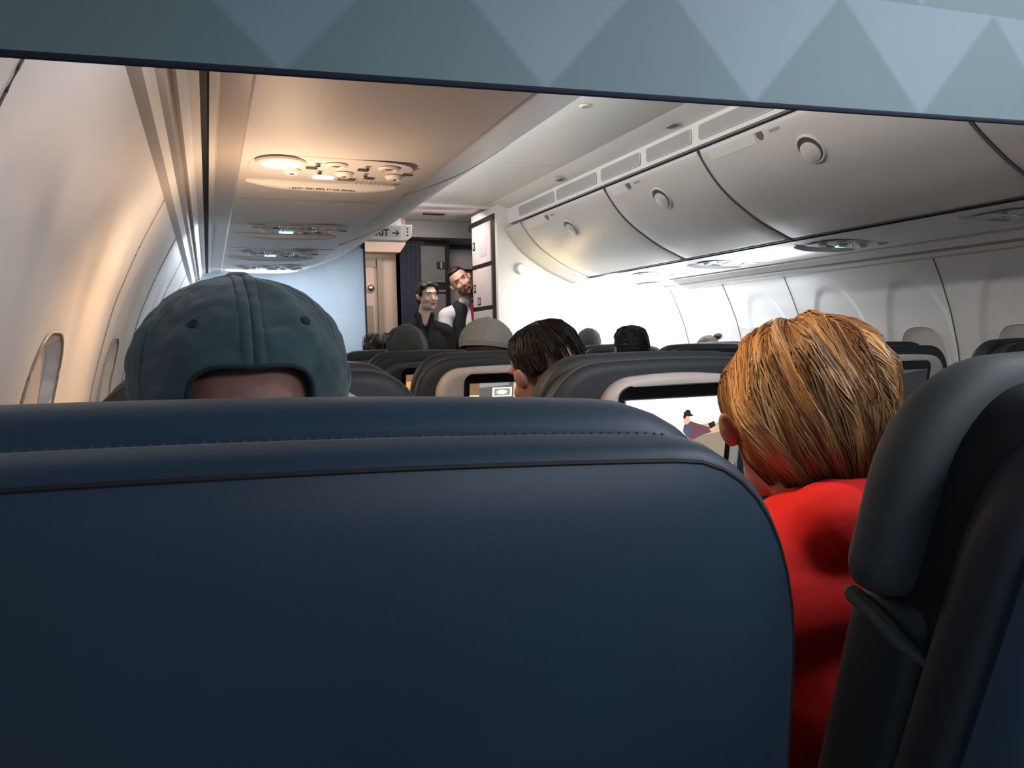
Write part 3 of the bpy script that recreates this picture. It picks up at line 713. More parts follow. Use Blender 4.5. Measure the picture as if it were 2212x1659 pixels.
# ---- big seat straight ahead of the camera
fs_ = thing('airplane_seat', 'large blue leather seat back filling the lower picture', 'seat', (LX, .6, 0))
ys = [(.386,.13),(.387,.10),(.389,.065),(.393,.035),(.3985,.014),(.4025,.006),(.4045,.0075),(.4065,.004),(.410,.0,.001),(.420,-.001,.004),(.432,-.001,.007),(.440,.0,.008,.004),(.446,.003,.008,.007),(.450,.004,.009,.01),(.454,.002,.014,.014),(.460,-.001,.019,.018),(.472,-.002,.024,.022),(.490,-.002,.027,.026),(.510,-.001,.026,.028),(.530,.002,.023,.028),(.548,.012,.017,.02),(.556,.03,.01)]
BXC, BHW = -1.462, .316
fb = slab('backrest', 'blue_leather', fs_, BXC, BHW, 1.136, .50, .105, .165, ys, .08, zref=1.134, crown=.003, ex=2.25, angle=75, tilt=-.034)
fb.data.materials.append(M['seam']) if 'seam' in M else None
def ringpath(yy, ins, dz=0): return [(x, yy+(1.134-z)*.08, z-.034*(x-BXC)) for x, z in ringpts(BHW-ins, 1.136-ins+dz, .50, .105-ins*.6, .165-ins*.6, crown=.003, ex=2.25, cx=BXC)][2:-5]
m = MB(); m.tube(ringpath(.4035,.0055), .0019, 6); m.build('seam_piping', 'leather_black', fb)
m = MB(); P = [Vector(p) for p in ringpath(.4505,.0025,.0095)]
acc = 0; prev = P[0]; k = 0
for a, b in zip(P, P[1:]):
    L_ = (b-a).length; s_ = acc
    while s_ < L_:
        c = a.lerp(b, s_/L_); d = (b-a).normalized(); n_ = Vector((0, -.6, .8)) if abs(d.x) > .5 else Vector((math.copysign(.8, c.x-LX), -.6, 0))
        m.tube([c-d*.001-n_*.0014+Vector((0,-.0045,-.0005)), c-n_*.0005, c+d*.001+Vector((0,.004,.002))-n_*.0012], [.0010,.0014,.0010], 6); k += 1; s_ += .0068
    acc = s_-L_
m.build('stitching', 'blue_leather', fb)['kind'] = 'stuff'
m = MB(); m.box((LX-.235,.62,.38),(LX+.235,1.05,.50)); m.build('seat_cushion','leather',fs_,bevel=.035)
for s in (-1,1):
    m = MB(); m.box((LX+s*.262-.025,.60,.60),(LX+s*.262+.025,.98,.64)); m.box((LX+s*.262-.02,.62,.30),(LX+s*.262+.02,.85,.61)); m.build('armrest','shell_dark',fs_,bevel=.008)
    m = MB(); m.box((LX+s*.2-.02,.62,0),(LX+s*.2+.02,.66,.40)); m.box((LX+s*.2-.02,.96,0),(LX+s*.2+.02,1.0,.40)); m.box((LX+s*.2-.02,.6,.34),(LX+s*.2+.02,1.02,.39)); m.build('leg_frame','shell_dark',fs_)
# ---- seat on the right, holding the blond passenger
rs = thing('airplane_seat', 'dark reclined seat at the right edge with a winged headrest', 'seat', (-.78, .7, 0))
RL = .29; RCX = -.785
def at(z, yr): return yr
slab('headrest', 'leather_grey', rs, RCX, .298, 1.184, 1.004, .085, .085, rounded(.395, .447, .022), RL, zref=1.034, rb=.03, crown=.004)
slab('cushion', 'leather_black', rs, RCX, .270, 1.165, .47, .06, .07, rounded(.345, .425, .02), RL, zref=1.034, rb=.02)
slab('backrest', 'seat_blue', rs, RCX, .290, 1.150, .47, .075, .09, [(.318,.02),(.320,.008),(.326,.001),(.335,0),(.348,0),(.360,.004),(.372,.03)], RL, zref=1.034)
slab('front_cushion', 'leather', rs, RCX, .278, 1.012, .48, .03, .03, rounded(.37, .452, .025), RL*.85, zref=1.034)
slab('back_cover', 'blue_leather', rs, RCX, .284, 1.145, .50, .08, .10, [(.298,.05),(.300,.02),(.306,.006),(.316,0),(.322,.002)], RL, zref=1.034)
m = MB(); m.tube([(RCX-.270,.462,.998),(RCX-.279,.448,1.000),(RCX-.281,.425,.992),(RCX-.283,.400,.980),(RCX-.281,.380,.970)], [.003,.007,.007,.006,.003], 8); m.build('pale_fold','leather_grey',rs)  # grey tube added for the pale fold highlights below the headrest
m = MB(); m.box((-1.02,.62,.38),(-.55,1.05,.50)); m.build('seat_cushion','leather',rs,bevel=.035)
for s in (-1,1):
    m = MB(); m.box((RCX+s*.262-.025,.60,.60),(RCX+s*.262+.025,.98,.64)); m.box((RCX+s*.262-.02,.62,.30),(RCX+s*.262+.02,.85,.61)); m.build('armrest','shell_dark',rs,bevel=.008)
    m = MB(); m.box((RCX+s*.2-.02,.62,0),(RCX+s*.2+.02,.66,.40)); m.box((RCX+s*.2-.02,.96,0),(RCX+s*.2+.02,1.0,.40)); m.box((RCX+s*.2-.02,.6,.34),(RCX+s*.2+.02,1.02,.39)); m.build('leg_frame','shell_dark',rs)
# ------------------------------------------------------------------ people
def blob(name, prims, voxel, m, parent=None, smooth=4, disp=None):
    bm = bmesh.new()
    for p in prims:
        if p[0] == 'e':
            _, c, r, rot = p
            Mx = Matrix.Translation(c) @ rot.to_4x4() @ Matrix.Diagonal((*r, 1))
            bmesh.ops.create_icosphere(bm, subdivisions=3, radius=1, matrix=Mx)
        else:
            _, a, b, ra, rb = p; a = Vector(a); b = Vector(b); d = b-a; L_ = d.length
            q = d.to_track_quat('Z', 'Y').to_matrix().to_4x4()
            bmesh.ops.create_cone(bm, cap_ends=True, segments=20, radius1=ra, radius2=rb, depth=L_, matrix=Matrix.Translation((a+b)/2) @ q)
            bmesh.ops.create_icosphere(bm, subdivisions=2, radius=ra, matrix=Matrix.Translation(a))
            bmesh.ops.create_icosphere(bm, subdivisions=2, radius=rb, matrix=Matrix.Translation(b))
    me = bpy.data.meshes.new(name); bm.to_mesh(me); bm.free()
    o = bpy.data.objects.new(name, me); COL.objects.link(o)
    rm = o.modifiers.new('r', 'REMESH'); rm.mode = 'VOXEL'; rm.voxel_size = voxel; rm.use_smooth_shade = True
    if smooth: sm = o.modifiers.new('s', 'SMOOTH'); sm.factor = .5; sm.iterations = smooth
    bpy.context.view_layer.update()
    me2 = bpy.data.meshes.new_from_object(o.evaluated_get(bpy.context.evaluated_depsgraph_get()))
    o.modifiers.clear(); o.data = me2; bpy.data.meshes.remove(me)
    if disp:
        for v in me2.vertices: v.co = disp(v.co)
    me2.polygons.foreach_set('use_smooth', [True]*len(me2.polygons))
    me2.materials.clear(); me2.materials.append(M[m]); o.name = name
    if parent:
        o.parent = parent; off = Vector((0,0,0)); p = parent
        while p: off += p.location; p = p.parent
        o.location = -off
    return o
I3 = Matrix.Identity(3)
def head_prims(H, rot, sc=1.0, female=False, ear=0):
    def P(x, y, z): return Vector(H) + rot @ (Vector((x, y, z))*sc)
    def E(c, r, rr=I3): return ('e', P(*c), [a*sc for a in r], rot @ rr)
    j = .9 if female else 1
    pr = [E((0,-.012,.022),(.074,.092,.088)), E((0,.018,-.02),(.066,.070,.085)), E((0,.036,-.066),(.050*j,.048,.045)), E((0,.066,-.092),(.022*j,.022,.020)),
          E((-.036,.02,-.072),(.026*j,.04,.03)), E((.036,.02,-.072),(.026*j,.04,.03)),
          ('c', P(0,.083,.006), P(0,.104,-.030), .007*sc, .011*sc), E((-.011,.094,-.034),(.008,.009,.007)), E((.011,.094,-.034),(.008,.009,.007)),
          E((0,.078,.026),(.050,.014,.010)), E((-.034,.070,-.028),(.022,.018,.018)), E((.034,.070,-.028),(.022,.018,.018)),
          E((0,.084,-.054),(.022,.010,.006)), E((0,.083,-.065),(.019,.010,.007))]
    for s in (-1, 1):
        R_ = Euler((0, s*.25, s*-.35)).to_matrix()
        pr += [E((s*(.078+ear),-.006,-.012+ear),(.007+ear*.2,.016,.027), R_), E((s*(.083+ear),-.016,-.008+ear),(.005,.010,.026), R_)]
    return pr, P
def face_parts(H, rot, parent, sc=1.0, lips='lips', brow='hair_black'):
    def P(x, y, z): return Vector(H) + rot @ (Vector((x, y, z))*sc)
    for s in (-1, 1):
        m = MB(); c = P(s*.031,.0735,.006); f = rot @ Vector((s*.1,1,0))
        m.disc(c-f*.006, f, [(.0100*sc,0),(.0095*sc,.004),(.007*sc,.0072),(.003*sc,.0085)], 16); e = m.build('eye', 'eye_white', parent)
        m = MB(); m.disc(c+f*.0014, f, [(.006*sc,0),(.0055*sc,.0016)], 12); m.build('iris', 'iris', e)
        m = MB(); m.tube([P(s*.012,.092,.021), P(s*.03,.091,.028), P(s*.048,.080,.022)], [.002*sc,.0035*sc,.0015*sc], 6); m.build('eyebrow', brow, parent)
    m = MB(); m.tube([P(-.021,.087,-.060), P(-.008,.0955,-.0565), P(0,.0965,-.058), P(.008,.0955,-.0565), P(.021,.087,-.060)], [.001,.0045*sc,.0045*sc,.0045*sc,.001], 8)
    m.tube([P(-.018,.087,-.062), P(0,.0955,-.066), P(.018,.087,-.062)], [.001,.005*sc,.001], 8); m.build('mouth', lips, parent)
def hand_prims(w_, d, n_, side):
    """palm at wrist w_, pointing d, palm normal n_"""
    d = Vector(d).normalized(); n_ = Vector(n_).normalized(); s = d.cross(n_)*side; w_ = Vector(w_)
    pr = [('c', w_, w_+d*.03, .022, .026), ('c', w_+d*.03-s*.02, w_+d*.085-s*.028, .015, .013), ('c', w_+d*.03+s*.02, w_+d*.085+s*.028, .015, .013), ('c', w_+d*.03, w_+d*.09, .016, .014)]
    for i, (o_, l) in enumerate([(-.030,.062),(-.010,.074),(.011,.070),(.031,.054)]):
        a = w_+d*.09+s*o_; b = a+(d*.9+n_*.3).normalized()*l*.5; c = b+(d*.6+n_*.75).normalized()*l*.5
        pr += [('c', a, b, .0095, .0088), ('c', b, c, .0088, .0075)]
    a = w_+d*.035-s*.028; b = a+(d*.6-s*.75).normalized()*.036; c = b+(d*.85-s*.3+n_*.3).normalized()*.03
    pr += [('c', a, b, .012, .011), ('c', b, c, .0105, .009)]
    return pr
def seated(name, label, H, row_y, rot=I3, skin='skin', shirt='grey_cloth', sc=1.0, group=None, voxel=.007, female=False, neck=None, ear=0, extra=()):
    H = Vector(H); t = thing('person', label, 'person', (H.x, row_y+.45, 0), group)
    pr, P = head_prims(H, rot, sc, female, ear)
    nb = H+Vector((0, .0, -.20)); ny = row_y+.27
    nb = Vector(neck) if neck else Vector((H.x, (H.y+ny)/2-.02, H.z-.185)); hip = Vector((H.x, row_y+.40, .60)); W = .178 if not female else .165
    pr.append(('c', P(0,-.03,-.06), nb, .054 if not female else .048, .058))
    tor = [('c', nb+Vector((-W,.0,-.075)), nb+Vector((W,.0,-.075)), .062, .062), ('c', nb+Vector((-.05,0,-.02)), nb+Vector((-W,0,-.07)), .05, .055), ('c', nb+Vector((.05,0,-.02)), nb+Vector((W,0,-.07)), .05, .055),
           ('e', (nb+hip)/2+Vector((0,0,.01)), (W+.0,.105,(nb.z-hip.z)*.44), I3), ('e', hip, (.17,.12,.13), I3)]
    arms = []; legs = []; hands = []
    for s in (-1, 1):
        sh_ = nb+Vector((s*W,0,-.08)); el = sh_+Vector((s*.025,.05,-.27)); wr = Vector((H.x+s*.10, el.y+.20, .66))
        arms += [('c', sh_, el, .055, .042), ('c', el, wr, .042, .030)]; hands += hand_prims(wr, (-s*.3,.9,-.1), (0,0,-1), s)
        kn = Vector((H.x+s*.10, row_y+.70, .54)); an = Vector((H.x+s*.11, row_y+.68, .10))
        legs += [('c', hip+Vector((s*.08,0,-.02)), kn, .085, .062), ('c', kn, an, .06, .040), ('c', an+Vector((0,-.02,-.04)), an+Vector((0,.10,-.055)), .042, .035)]
    body = blob('body', pr+[(p[0],)+tuple(p[1:]) for p in tor]+arms+legs+hands, voxel, skin, t)
    def inf(L_, e): return [(p[0], p[1], p[2], p[3]+e, p[4]+e) if p[0] == 'c' else ('e', p[1], [a+e for a in p[2]], p[3]) for p in L_]
    blob('shirt', inf(tor+arms+list(extra), .012), voxel+.001, shirt, t)
    blob('trousers', inf(legs+[tor[-1]], .010), .010, 'navy', t)
    return t, P, nb
def col_mat(name, rough=.5):
    m = bpy.data.materials.new(name); m.use_nodes = True; b = m.node_tree.nodes['Principled BSDF']; a = m.node_tree.nodes.new('ShaderNodeAttribute'); a.attribute_name = 'Col'
    m.node_tree.links.new(a.outputs['Color'], b.inputs['Base Color']); b.inputs['Roughness'].default_value = rough; M[name] = m
col_mat('hair_strands', .52); M['hair_strands'].node_tree.nodes['Principled BSDF'].inputs['Specular IOR Level'].default_value = .35
def strands(name, parent, C0, rot, prof, n, cols, rad=.0011, front=.45, length=(.75,1.0), clump=14, lift=.004, seg=12, amp=.006, swirl=.25, seed=1, end_az=None):
    """prof: [(s, horizontal scale, z)] from crown to tips; rx, ry multiply"""
    rnd = random.Random(seed); m = MB(); cl = []
    rx, ry = prof['r']; tab_w = prof['w']; tab_z = prof['z']
    for k in range(n):
        az = rnd.random()*2*math.pi; fr = max(0, math.sin(az))          # +y = front (face)
        s1 = rnd.uniform(*length)*(1-(1-front)*fr**1.2); s0 = rnd.uniform(0, .35)*s1 if rnd.random() < .75 else rnd.uniform(.3, .6)*s1
        off = rnd.uniform(-.2, 1)*lift; ph = rnd.random()*6.28; cn = noise.noise(Vector((math.cos(az)*clump*.2, math.sin(az)*clump*.2, seed)))
        pts = []
        for i in range(seg):
            q = s0+(s1-s0)*i/(seg-1); a = az+swirl*(q-.2)*(.6+cn)+.05*math.sin(q*9+ph)+cn*.35*q
            wv = interp(tab_w, q); zv = interp(tab_z, q); o_ = off+amp*noise.noise(Vector((math.cos(a)*4, math.sin(a)*4, q*3+seed)))
            o_ += .004*cn
            p = Vector((math.cos(a)*(wv*rx+o_), math.sin(a)*(wv*ry+o_), zv+o_*.6)); pts.append(Vector(C0)+rot @ p)
        rr = [rad*(.5+.5*math.sin(math.pi*min(1, (i+.6)/seg))) for i in range(seg)]; rr[-1] = rad*.15
        b0 = len(m.v); m.tube(pts, rr, 4, cap=False)
        mixv = max(0, min(1, .5+1.5*noise.noise(Vector((math.cos(az)*clump*.35+9, math.sin(az)*clump*.35, seed*3)))+rnd.uniform(-.3,.3)))
        for i in range(seg):
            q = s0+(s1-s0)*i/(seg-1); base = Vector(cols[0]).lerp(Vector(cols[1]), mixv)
            if len(cols) > 2: base = base.lerp(Vector(cols[2]), sstep(.72, .98, q)*(1-fr))  # third colour puts nape shadow into the tips of naturally dark hair
            cl += [tuple(base)]*4
    o = m.build(name, 'hair_strands', parent, recalc=False)
    at_ = o.data.color_attributes.new('Col', 'FLOAT_COLOR', 'POINT')
    at_.data.foreach_set('color', [c for q in cl for c in (*q, 1)])
    return o
ROUND = dict(r=(1,1.12), w=[(0,.0),(.12,.032),(.25,.058),(.45,.078),(.65,.083),(.85,.078),(1,.066)], z=[(0,.112),(.12,.106),(.25,.092),(.45,.055),(.65,.01),(.85,-.035),(1,-.07)])
def hair_shell(parent, P, rot, sc, m, long=0, grow=1.0, back=1.0):
    def E(c, r): return ('e', P(*c), [a*sc*grow for a in r], rot)
    pr = [E((0,-.020,.026),(.078,.092,.090)), E((0,-.045,-.012),(.072,.062*back,.062))]
    if long: pr.append(E((0,-.05,-.05),(.06,.045,.05)))
    return blob('hair', pr, .006, m, parent, disp=lambda co: co + Vector((noise.noise(co*60), noise.noise(co*60+Vector((5,5,5))), noise.noise(co*60+Vector((9,1,5)))))*.003)
# ---- man with teal cap
H = Vector((-1.488, .722, 1.128))
t, P, nb = seated('person', 'person in a faded teal cap worn backwards to camera, seen above the big blue seat', H, .46, I3, 'skin_scalp', 'grey_cloth', 1.0, voxel=.006, ear=.011)
def make_cap(parent, C0, rx, ry, rz, band, mname, seam_m, open_back=True, rot=I3, dent=1.0, seed=0, tilt=0, bill=True):
    """six panel cap; C0 = centre of the dome ellipsoid; facing +y"""
    nu, nt = 300, 120; C0 = Vector(C0); vs = []; ow, oz0, oz1 = .045, -.040, .012
    def surf(az, v):
        ca, sa = math.cos(az), math.sin(az)
        if v < .22:                      # band
            z = -band+band*(v/.22); k = 1-.03*(1-v/.22)
        else:
            th = (v-.22)/.78*math.pi/2; z = rz*math.sin(th)**.98; k = math.cos(th)**.92
        p = Vector((rx*k*ca, ry*k*sa, z))
        # panel seams
        nrm = Vector((ca/rx, sa/ry, z/rz**2 if z > 0 else 0)).normalized()
        d = 0
        for j in range(6):
            da = (az-(math.pi/2+j*math.pi/3)+math.pi) % (2*math.pi)-math.pi; arc = da*rx*max(k, .03)
            main = 1.6 if j in (0, 3) else .8
            if v > .2 or j == 3:
                d += main*dent*(-.0011*math.exp(-(abs(arc)/.0012)**2) + .0008*(math.exp(-(((abs(arc)-.004)/.003)**2))))
                d -= main*dent*.0007*math.exp(-(((abs(arc)-.0085)/.0009)**2))
        d += dent*(.0045*noise.noise(Vector((az*2.2, z*22, seed)))+.0026*noise.noise(Vector((p.x*38, p.y*38, z*46+seed)))+.0011*noise.noise(Vector((p.x*90, p.y*90, z*110+seed))))
        if v < .2: d += dent*.0008*math.sin(v/.22*math.pi*5)
        return p+nrm*d
    for i in range(nt+1):
        v = (i/nt); 
        for j in range(nu): vs.append(surf(2*math.pi*j/nu, v*.999))
    fs = []
    def inside(p):
        if not open_back or p.y > 0: return -1
        zz = (p.z-oz0)/(oz1-oz0)
        if p.z < oz0-.004: return -1
        xx = abs(p.x+.001)/ow; up_ = max(0, (p.z-(oz0+oz1)*.5)/((oz1-oz0)*.5)) if p.z > (oz0+oz1)*.5 else 0
        up_ += .10*math.cos(p.x/ow*math.pi)*(1 if p.z > -.01 else 0)   # sagging middle
        return 1-(xx**3+abs(up_)**3)**(1/3) if p.z >= oz0 else -1
    ins = [inside(p) for p in vs]
    for i in range(nt):
        for j in range(nu):
            q = (i*nu+j, i*nu+(j+1)%nu, (i+1)*nu+(j+1)%nu, (i+1)*nu+j)
            if all(ins[a] > 0 for a in q): continue
            fs.append(q)
    vs = [C0+rot @ p for p in vs]
    m = MB(); m.add(vs, fs); cp = m.build('cap', mname, parent, recalc=False, angle=180)
    bmx = bmesh.new(); bmx.from_mesh(cp.data); lo = [v for v in bmx.verts if not v.link_faces]; bmesh.ops.delete(bmx, geom=lo, context='VERTS')
    bd = [v for v in bmx.verts if v.is_boundary and v.co.z > (C0.z+oz0+.001)]
    for _ in range(6):
        new = {}
        for v in bd:
            nb_ = [e.other_vert(v) for e in v.link_edges if e.is_boundary]
            if len(nb_) == 2: new[v] = (v.co+nb_[0].co+nb_[1].co)/3
        for v, c in new.items(): v.co = c
    bmx.to_mesh(cp.data); bmx.free()
    sd = cp.modifiers.new('s', 'SOLIDIFY'); sd.thickness = .0022; sd.offset = 1
    m = MB(); top = C0+rot @ Vector((0,0,rz+.0005)); m.disc(top, rot @ Vector((0,0,1)), [(.0120,-.003),(.0115,.003),(.008,.006),(.002,.0068)], 24); m.build('button', mname, cp)
    for j in range(6):
        az = math.pi/2+math.pi/6+j*math.pi/3; p = surf(az, .47); n_ = Vector((p.x/rx**2, p.y/ry**2, p.z/rz**2)).normalized()
        m = MB(); m.disc(C0+rot @ (p+n_*.0026), rot @ n_, [(.0042,0),(.0036,.0014),(.0018,.0010)], 16); m.build('eyelet', seam_m, cp)
    if open_back:
        m = MB(); pts = []
        for s_ in range(41):
            a = math.pi*s_/40; c, sn = math.cos(a), math.sin(a)
            x = ow*1.02*math.copysign(abs(c)**(2/3), c)-.001; z = (oz0+oz1)*.5+(oz1-oz0)*.5*(abs(sn)**(2/3))*(1-.07*math.cos(x/ow*math.pi))
            y = -ry*math.sqrt(max(0, 1-(x/rx)**2))*(math.sqrt(max(0,1-(z/rz)**2)) if z > 0 else 1)-.0022; pts.append(C0+rot @ Vector((x, y, z)))
        pts = [pts[0]+Vector((0,0,-.012))]+pts+[pts[-1]+Vector((0,0,-.012))]
        m.tube(pts, .0019, 8); m.build('opening_hem', seam_m, cp)
        m = MB(); vs = []
        for zz in (-band+.001, -band+.019):
            for i in range(31):
                a = -math.pi/2-.62+1.24*i/30; vs.append(C0+rot @ Vector(((rx+.001)*math.cos(a)*.985, (ry+.002)*math.sin(a), zz)))
        m.add(vs, [(i, i+1, 32+i, 31+i) for i in range(30)]); st = m.build('strap', mname, cp, recalc=False); st.modifiers.new('s','SOLIDIFY').thickness = .002
    if bill:
        m = MB(); vs = []
        for r_ in (0, 1):
            for i in range(25):
                a = math.pi/2-.95+1.9*i/24; k = 1+r_*.75*math.cos((a-math.pi/2)/.95*math.pi/2)**.6
                vs.append(C0+rot @ Vector((rx*.99*math.cos(a)*(1+(k-1)*.25), ry*math.sin(a)*k, -band+.002-.012*r_-.010*abs(i-12)/12*r_)))
        m.add(vs, [(i, i+1, 26+i, 25+i) for i in range(24)]); bl = m.build('cap_brim', mname, cp, recalc=False); bl.modifiers.new('s','SOLIDIFY').thickness = .003
    return cp
make_cap(t, (-1.493, .712, 1.169), .0895, .102, .089, .045, 'denim', 'denim_edge', rot=Euler((R(-3), R(0), R(3))).to_matrix(), seed=3)
# ---- blond passenger in red
rotw = Euler((R(4), R(-4), R(-20))).to_matrix()
H = Vector((-.832, .775, 1.090))
t, P, nb = seated('person', 'person with short blond hair and a red top leaning in beside the film screen', H, .46, rotw, 'skin_red', 'red', .97, voxel=.006, female=True, neck=(-.815, .705, .985), ear=.010, extra=[('c', Vector((-.875,.668,.985)), Vector((-.745,.668,.985)), .040, .040)])
strC = Vector((-.826, .752, 1.122)); rt2 = Matrix.Rotation(R(-7), 3, Vector((.366,.93,0))) @ Euler((R(-12), R(-4), R(-26))).to_matrix()
BOB = dict(r=(1.0,1.08), w=[(0,0),(.10,.034),(.22,.062),(.36,.084),(.50,.093),(.62,.092),(.76,.082),(.88,.066),(1,.050)], z=[(0,.095),(.10,.091),(.22,.078),(.36,.048),(.50,.008),(.62,-.030),(.76,-.068),(.88,-.096),(1,-.126)])
def shellpr(C0, rot, prof, n=9, sc=.93, lim=.95, shift=-.012):
    pr = []
    for i in range(1, n):
        q = i/n*lim; wv = interp(prof['w'], q)*sc; zv = interp(prof['z'], q)
        pr.append(('e', Vector(C0)+rot @ Vector((0, shift*q, zv*.93)), (wv*prof['r'][0], wv*prof['r'][1]*.92, .018), rot))
    return pr
hs = blob('hair', shellpr(strC, rt2, BOB), .006, 'hair_brown', t)
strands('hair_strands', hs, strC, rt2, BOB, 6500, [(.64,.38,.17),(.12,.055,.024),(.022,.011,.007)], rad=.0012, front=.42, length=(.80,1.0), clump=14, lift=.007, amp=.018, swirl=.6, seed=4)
m = MB(); e_ = P(-.082,-.004,-.050); m.disc(e_, (-1,0,0), [(.004,0),(.003,.004)], 12); m.build('earring', 'pearl', t)
# ---- black haired man ahead
rotb = Euler((R(-16), R(-14), R(22))).to_matrix()
H = Vector((-.760, 1.70, 1.130))
t, P, nb = seated('person', 'person with thick black hair bowed over the third row, looking at a screen', H, 1.44, rotb, 'skin_red', 'black_cloth', 1.05, voxel=.006, ear=.012)
hC = P(0,-.015,.0); BK = dict(r=(1.02,1.12), w=ROUND['w'], z=ROUND['z'])
hs = blob('hair', shellpr(hC, rotb, BK, lim=.78), .006, 'hair_black', t)
strands('hair_strands', hs, hC, rotb, BK, 1600, [(.006,.005,.005),(.012,.010,.010)], rad=.0012, front=.35, length=(.5,.76), lift=.006, seed=8, amp=.006)
# ---- grey cap man
H = Vector((-.622, 2.53, 1.150))
t, P, nb = seated('person', 'person in a pale grey baseball cap, below the two standing attendants', H, 2.26, I3, 'skin', 'grey_cloth', 1.0)
hair_shell(t, P, I3, .98, 'hair_brown', long=1)
make_cap(t, (-.622, 2.515, 1.186), .094, .106, .094, .012, 'cap_grey', 'cap_seam', open_back=False, rot=Euler((R(-8), R(4), R(-24))).to_matrix(), dent=.55, seed=6)
# ---- grey cropped head
H = Vector((-.700, 3.36, 1.158))
t, P, nb = seated('person', 'person with cropped grey hair just below the attendant in black', H, 3.08, I3, 'skin', 'black_cloth', 1.08)
hs = hair_shell(t, P, I3, 1.10, 'hair_grey', long=1)
strands('hair_strands', hs, P(0,-.012,0), I3, ROUND, 1300, [(.10,.10,.095),(.22,.22,.21)], rad=.0009, front=.5, length=(.3,.95), lift=.009, seed=21, amp=.006)
# ---- brown curly head
H = Vector((-.665, 4.08, 1.135))
t, P, nb = seated('person', 'person with messy brown hair just below the partition edge', H, 3.80, I3, 'skin', 'navy', .98)
hs = hair_shell(t, P, I3, 1.02, 'hair_brown', long=1)
strands('hair_strands', hs, P(0,-.01,0), I3, ROUND, 700, [(.06,.035,.02),(.03,.016,.01)], rad=.0013, front=.6, length=(.5,.9), lift=.012, seed=12, amp=.03)
# ---- across the aisle
H = Vector((.405, 3.30, 1.150))
t, P, nb = seated('person', 'person with round black hair leaning into the aisle against the white wall', H, 3.04, I3, 'skin', 'black_cloth', 1.0)
hs = blob('hair', shellpr(P(0,-.015,.0), I3, ROUND, sc=1.05, lim=.9), .006, 'hair_black', t)
strands('hair_strands', hs, P(0,-.015,0), I3, ROUND, 300, [(.012,.010,.010),(.03,.028,.028)], rad=.0015, front=.4, length=(.6,.9), lift=.005, seed=14)
H = Vector((.60, 4.10, 1.160)); rr_ = Euler((0,0,R(-50))).to_matrix()
t, P, nb = seated('person', 'person with grey hair turned sideways in the front row across the aisle', H, 3.84, rr_, 'skin_light', 'grey_cloth', .92)
hair_shell(t, P, rr_, .95, 'hair_grey', long=0)
H = Vector((1.43, 4.10, 1.105))
t, P, nb = seated('person', 'person with a small dark hair bun just showing over the right rows', H, 3.84, I3, 'skin', 'navy', .92, female=True)
hs = hair_shell(t, P, I3, .93, 'hair_brown', long=1)
blob('hair_bun', [('e', P(.06,-.05,.105), (.03,.03,.022), I3)], .005, 'hair_black', hs)
H = Vector((1.17, 3.31, 1.110))
t, P, nb = seated('person', 'person with flat black hair just left of the blond head', H, 3.03, I3, 'skin', 'black_cloth', .98)
hair_shell(t, P, I3, 1.0, 'hair_black', long=1)
# ------------------------------------------------------------------ standing attendants
def standing(label, H, rot, neck, pelvis, shirt, skin, female, armpose):
    H = Vector(H); nb = Vector(neck); pv = Vector(pelvis); t = thing('person', label, 'person', (pv.x, pv.y, 0))
    hsc = .94 if female else 1.04; pr, P = head_prims(H, rot, hsc, female); W = .155 if female else .185
    ax = (pv-nb).normalized(); side = Vector((1,0,0)); side = (side-ax*side.dot(ax)).normalized()
    pr.append(('c', P(0,-.02,-.06), nb, .046 if female else .056, .052))
    chest = nb+ax*.20; waist = nb+ax*.40
    tor = [('c', nb+side*.04+ax*.03, nb+side*W+ax*.075, .045, .055), ('c', nb-side*.04+ax*.03, nb-side*W+ax*.075, .045, .055), ('e', chest, (W+.005,.105,.17), (ax*-1).to_track_quat('Z','Y').to_matrix()), ('e', waist, (.135 if female else .155,.095,.15), I3), ('e', pv, (.165,.115,.13), I3)]
    arms = []; hands = []
    for s, (e, w_) in zip((-1, 1), armpose):
        sh_ = nb+side*s*W+ax*.08; el = Vector(e); wr = Vector(w_); arms += [('c', sh_, el, .052, .040), ('c', el, wr, .040, .028)]; hands += hand_prims(wr, (wr-el), (0,.3,-1), s)
    legs = []
    for s in (-1, 1):
        a = pv+Vector((s*.085,0,-.06)); k_ = Vector((pv.x+s*.09, pv.y, .50)); an = Vector((pv.x+s*.09, pv.y+.01, .09))
        legs += [('c', a, k_, .085, .058), ('c', k_, an, .056, .038), ('c', an+Vector((0,0,-.045)), an+Vector((0,-.13,-.055)), .040, .032)]
    blob('body', pr+tor+arms+legs+hands, .006, skin, t)
    def inf(L_, e): return [(p[0], p[1], p[2], p[3]+e, p[4]+e) if p[0] == 'c' else ('e', p[1], [a+e for a in p[2]], p[3]) for p in L_]
    face_parts(H, rot, t, hsc)
    return t, P, nb, ax, side, inf, tor, arms, legs
rotf = Euler((R(-2), R(3), R(180+14))).to_matrix()
Hf = (-.035, 5.40, 1.538)
t, P, nb, ax, side, inf, tor, arms, legs = standing('person standing in black with pulled back dark hair, left attendant', Hf, rotf, (-.055,5.44,1.345), (-.05,5.46,.93), None, 'skin_light', True,
    [((-.25,5.42,1.02),(-.12,5.24,.98)), ((.14,5.42,1.02),(.03,5.24,.97))])
blob('jacket', inf(tor+arms, .014)+[('c', nb+Vector((-.05,-.035,.055)), nb+Vector((-.03,-.10,-.14)), .022, .016), ('c', nb+Vector((.05,-.035,.055)), nb+Vector((.005,-.10,-.14)), .022, .016), ('c', nb+Vector((-.045,.03,.06)), nb+Vector((.045,.03,.06)), .026, .026)], .007, 'black_cloth', t)
blob('skirt', [('c', (-.05,5.46,.95), (-.05,5.46,.52), .165, .15)], .01, 'black_cloth', t)
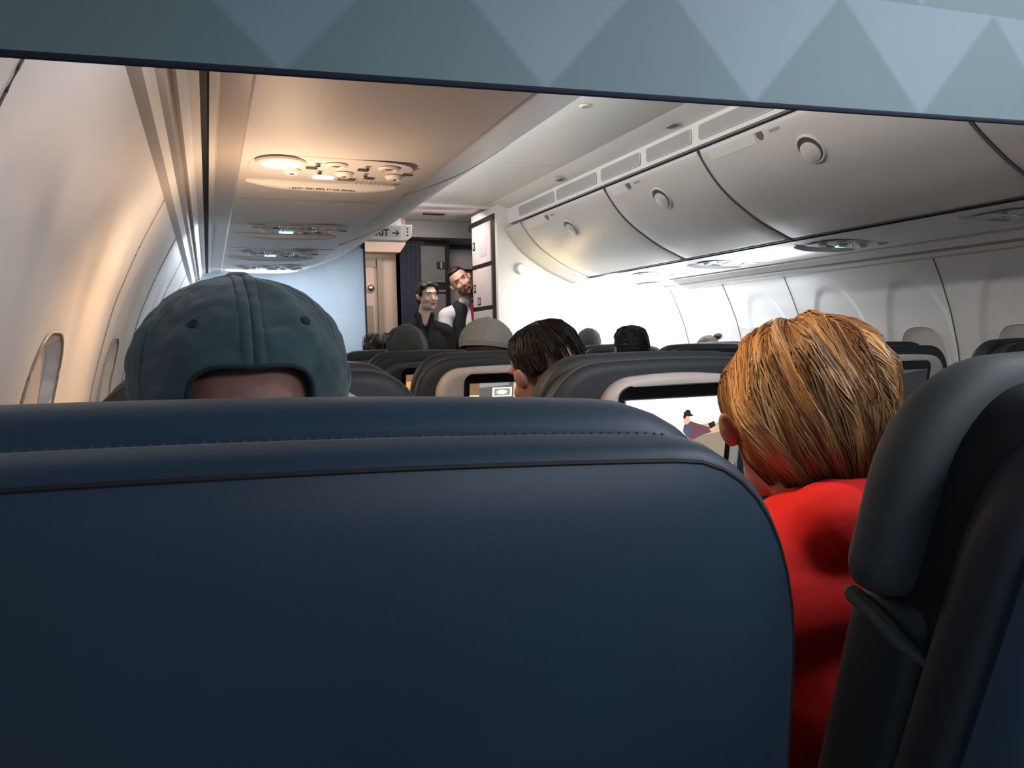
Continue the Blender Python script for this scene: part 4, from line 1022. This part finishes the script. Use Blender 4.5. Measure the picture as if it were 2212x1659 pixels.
def hE(c, r, P=P, rot=rotf): return ('e', P(*c), [a*.94 for a in r], rot)
hs = blob('hair', [hE((0,-.028,.030),(.079,.088,.090)), hE((0,-.050,-.02),(.068,.055,.060)), hE((-.05,.030,.070),(.032,.040,.028)), hE((.05,.030,.070),(.032,.040,.028)), hE((0,.04,.085),(.045,.036,.026)), hE((.072,.018,.035),(.012,.03,.04)), hE((-.072,.018,.035),(.012,.03,.04))], .005, 'hair_black', t)
blob('hair_bun', [hE((0,-.120,-.005),(.028,.026,.028))], .005, 'hair_black', hs)
rotm = Euler((R(4), R(0), R(180-12))).to_matrix(); rotm = Euler((0, R(-36), 0)).to_matrix() @ rotm
Hm = (.300, 5.66, 1.668)
t, P, nb, ax, side, inf, tor, arms, legs = standing('person standing with tilted head, beard, white shirt, dark vest and red tie', Hm, rotm, (.378,5.72,1.500), (.46,5.86,.96), None, 'skin', False,
    [((.16,5.70,1.10),(.20,5.62,.90)), ((.66,5.72,1.20),(.62,5.62,1.0))])
blob('shirt', inf(tor[:4]+arms, .010)+[('c', nb+Vector((-.05,-.03,.02)), nb+Vector((.05,-.03,.02)), .036, .036)], .007, 'white_cloth', t)
blob('vest', [('c', nb-side*.075-Vector((0,.012,0))+ax*.03, nb-side*.09+ax*.30-Vector((0,.03,0)), .066, .085), ('c', nb+side*.075-Vector((0,.012,0))+ax*.06, nb+side*.09+ax*.30-Vector((0,.03,0)), .06, .085), ('e', nb+ax*.34, (.165,.112,.18), I3)], .007, 'vest', t)
blob('trousers', inf(legs+[tor[-1]], .012), .01, 'black_cloth', t)
m = MB(); a = nb+Vector((.005,-.068,.012)); m.tube([a, a+Vector((0,-.022,-.028)), a+ax*.10+Vector((0,-.035,0)), a+ax*.30+Vector((0,-.05,0))], [.020,.015,.022,.028], 10); m.build('tie', 'tie', t)
def hE(c, r, P=P, rot=rotm): return ('e', P(*c), [a*1.04 for a in r], rot)
blob('hair', [hE((0,-.022,.032),(.0775,.090,.086)), hE((0,-.045,-.01),(.073,.06,.055)), hE((0,.026,.088),(.050,.042,.026))], .005, 'hair_black', t)
blob('beard', [hE((0,.052,-.083),(.042,.036,.030)), hE((-.042,.03,-.065),(.022,.036,.036)), hE((.042,.03,-.065),(.022,.036,.036)), ('c', P(-.026,.085,-.064), P(0,.094,-.046), .008, .008), ('c', P(.026,.085,-.064), P(0,.094,-.046), .008, .008)], .005, 'beard', t)
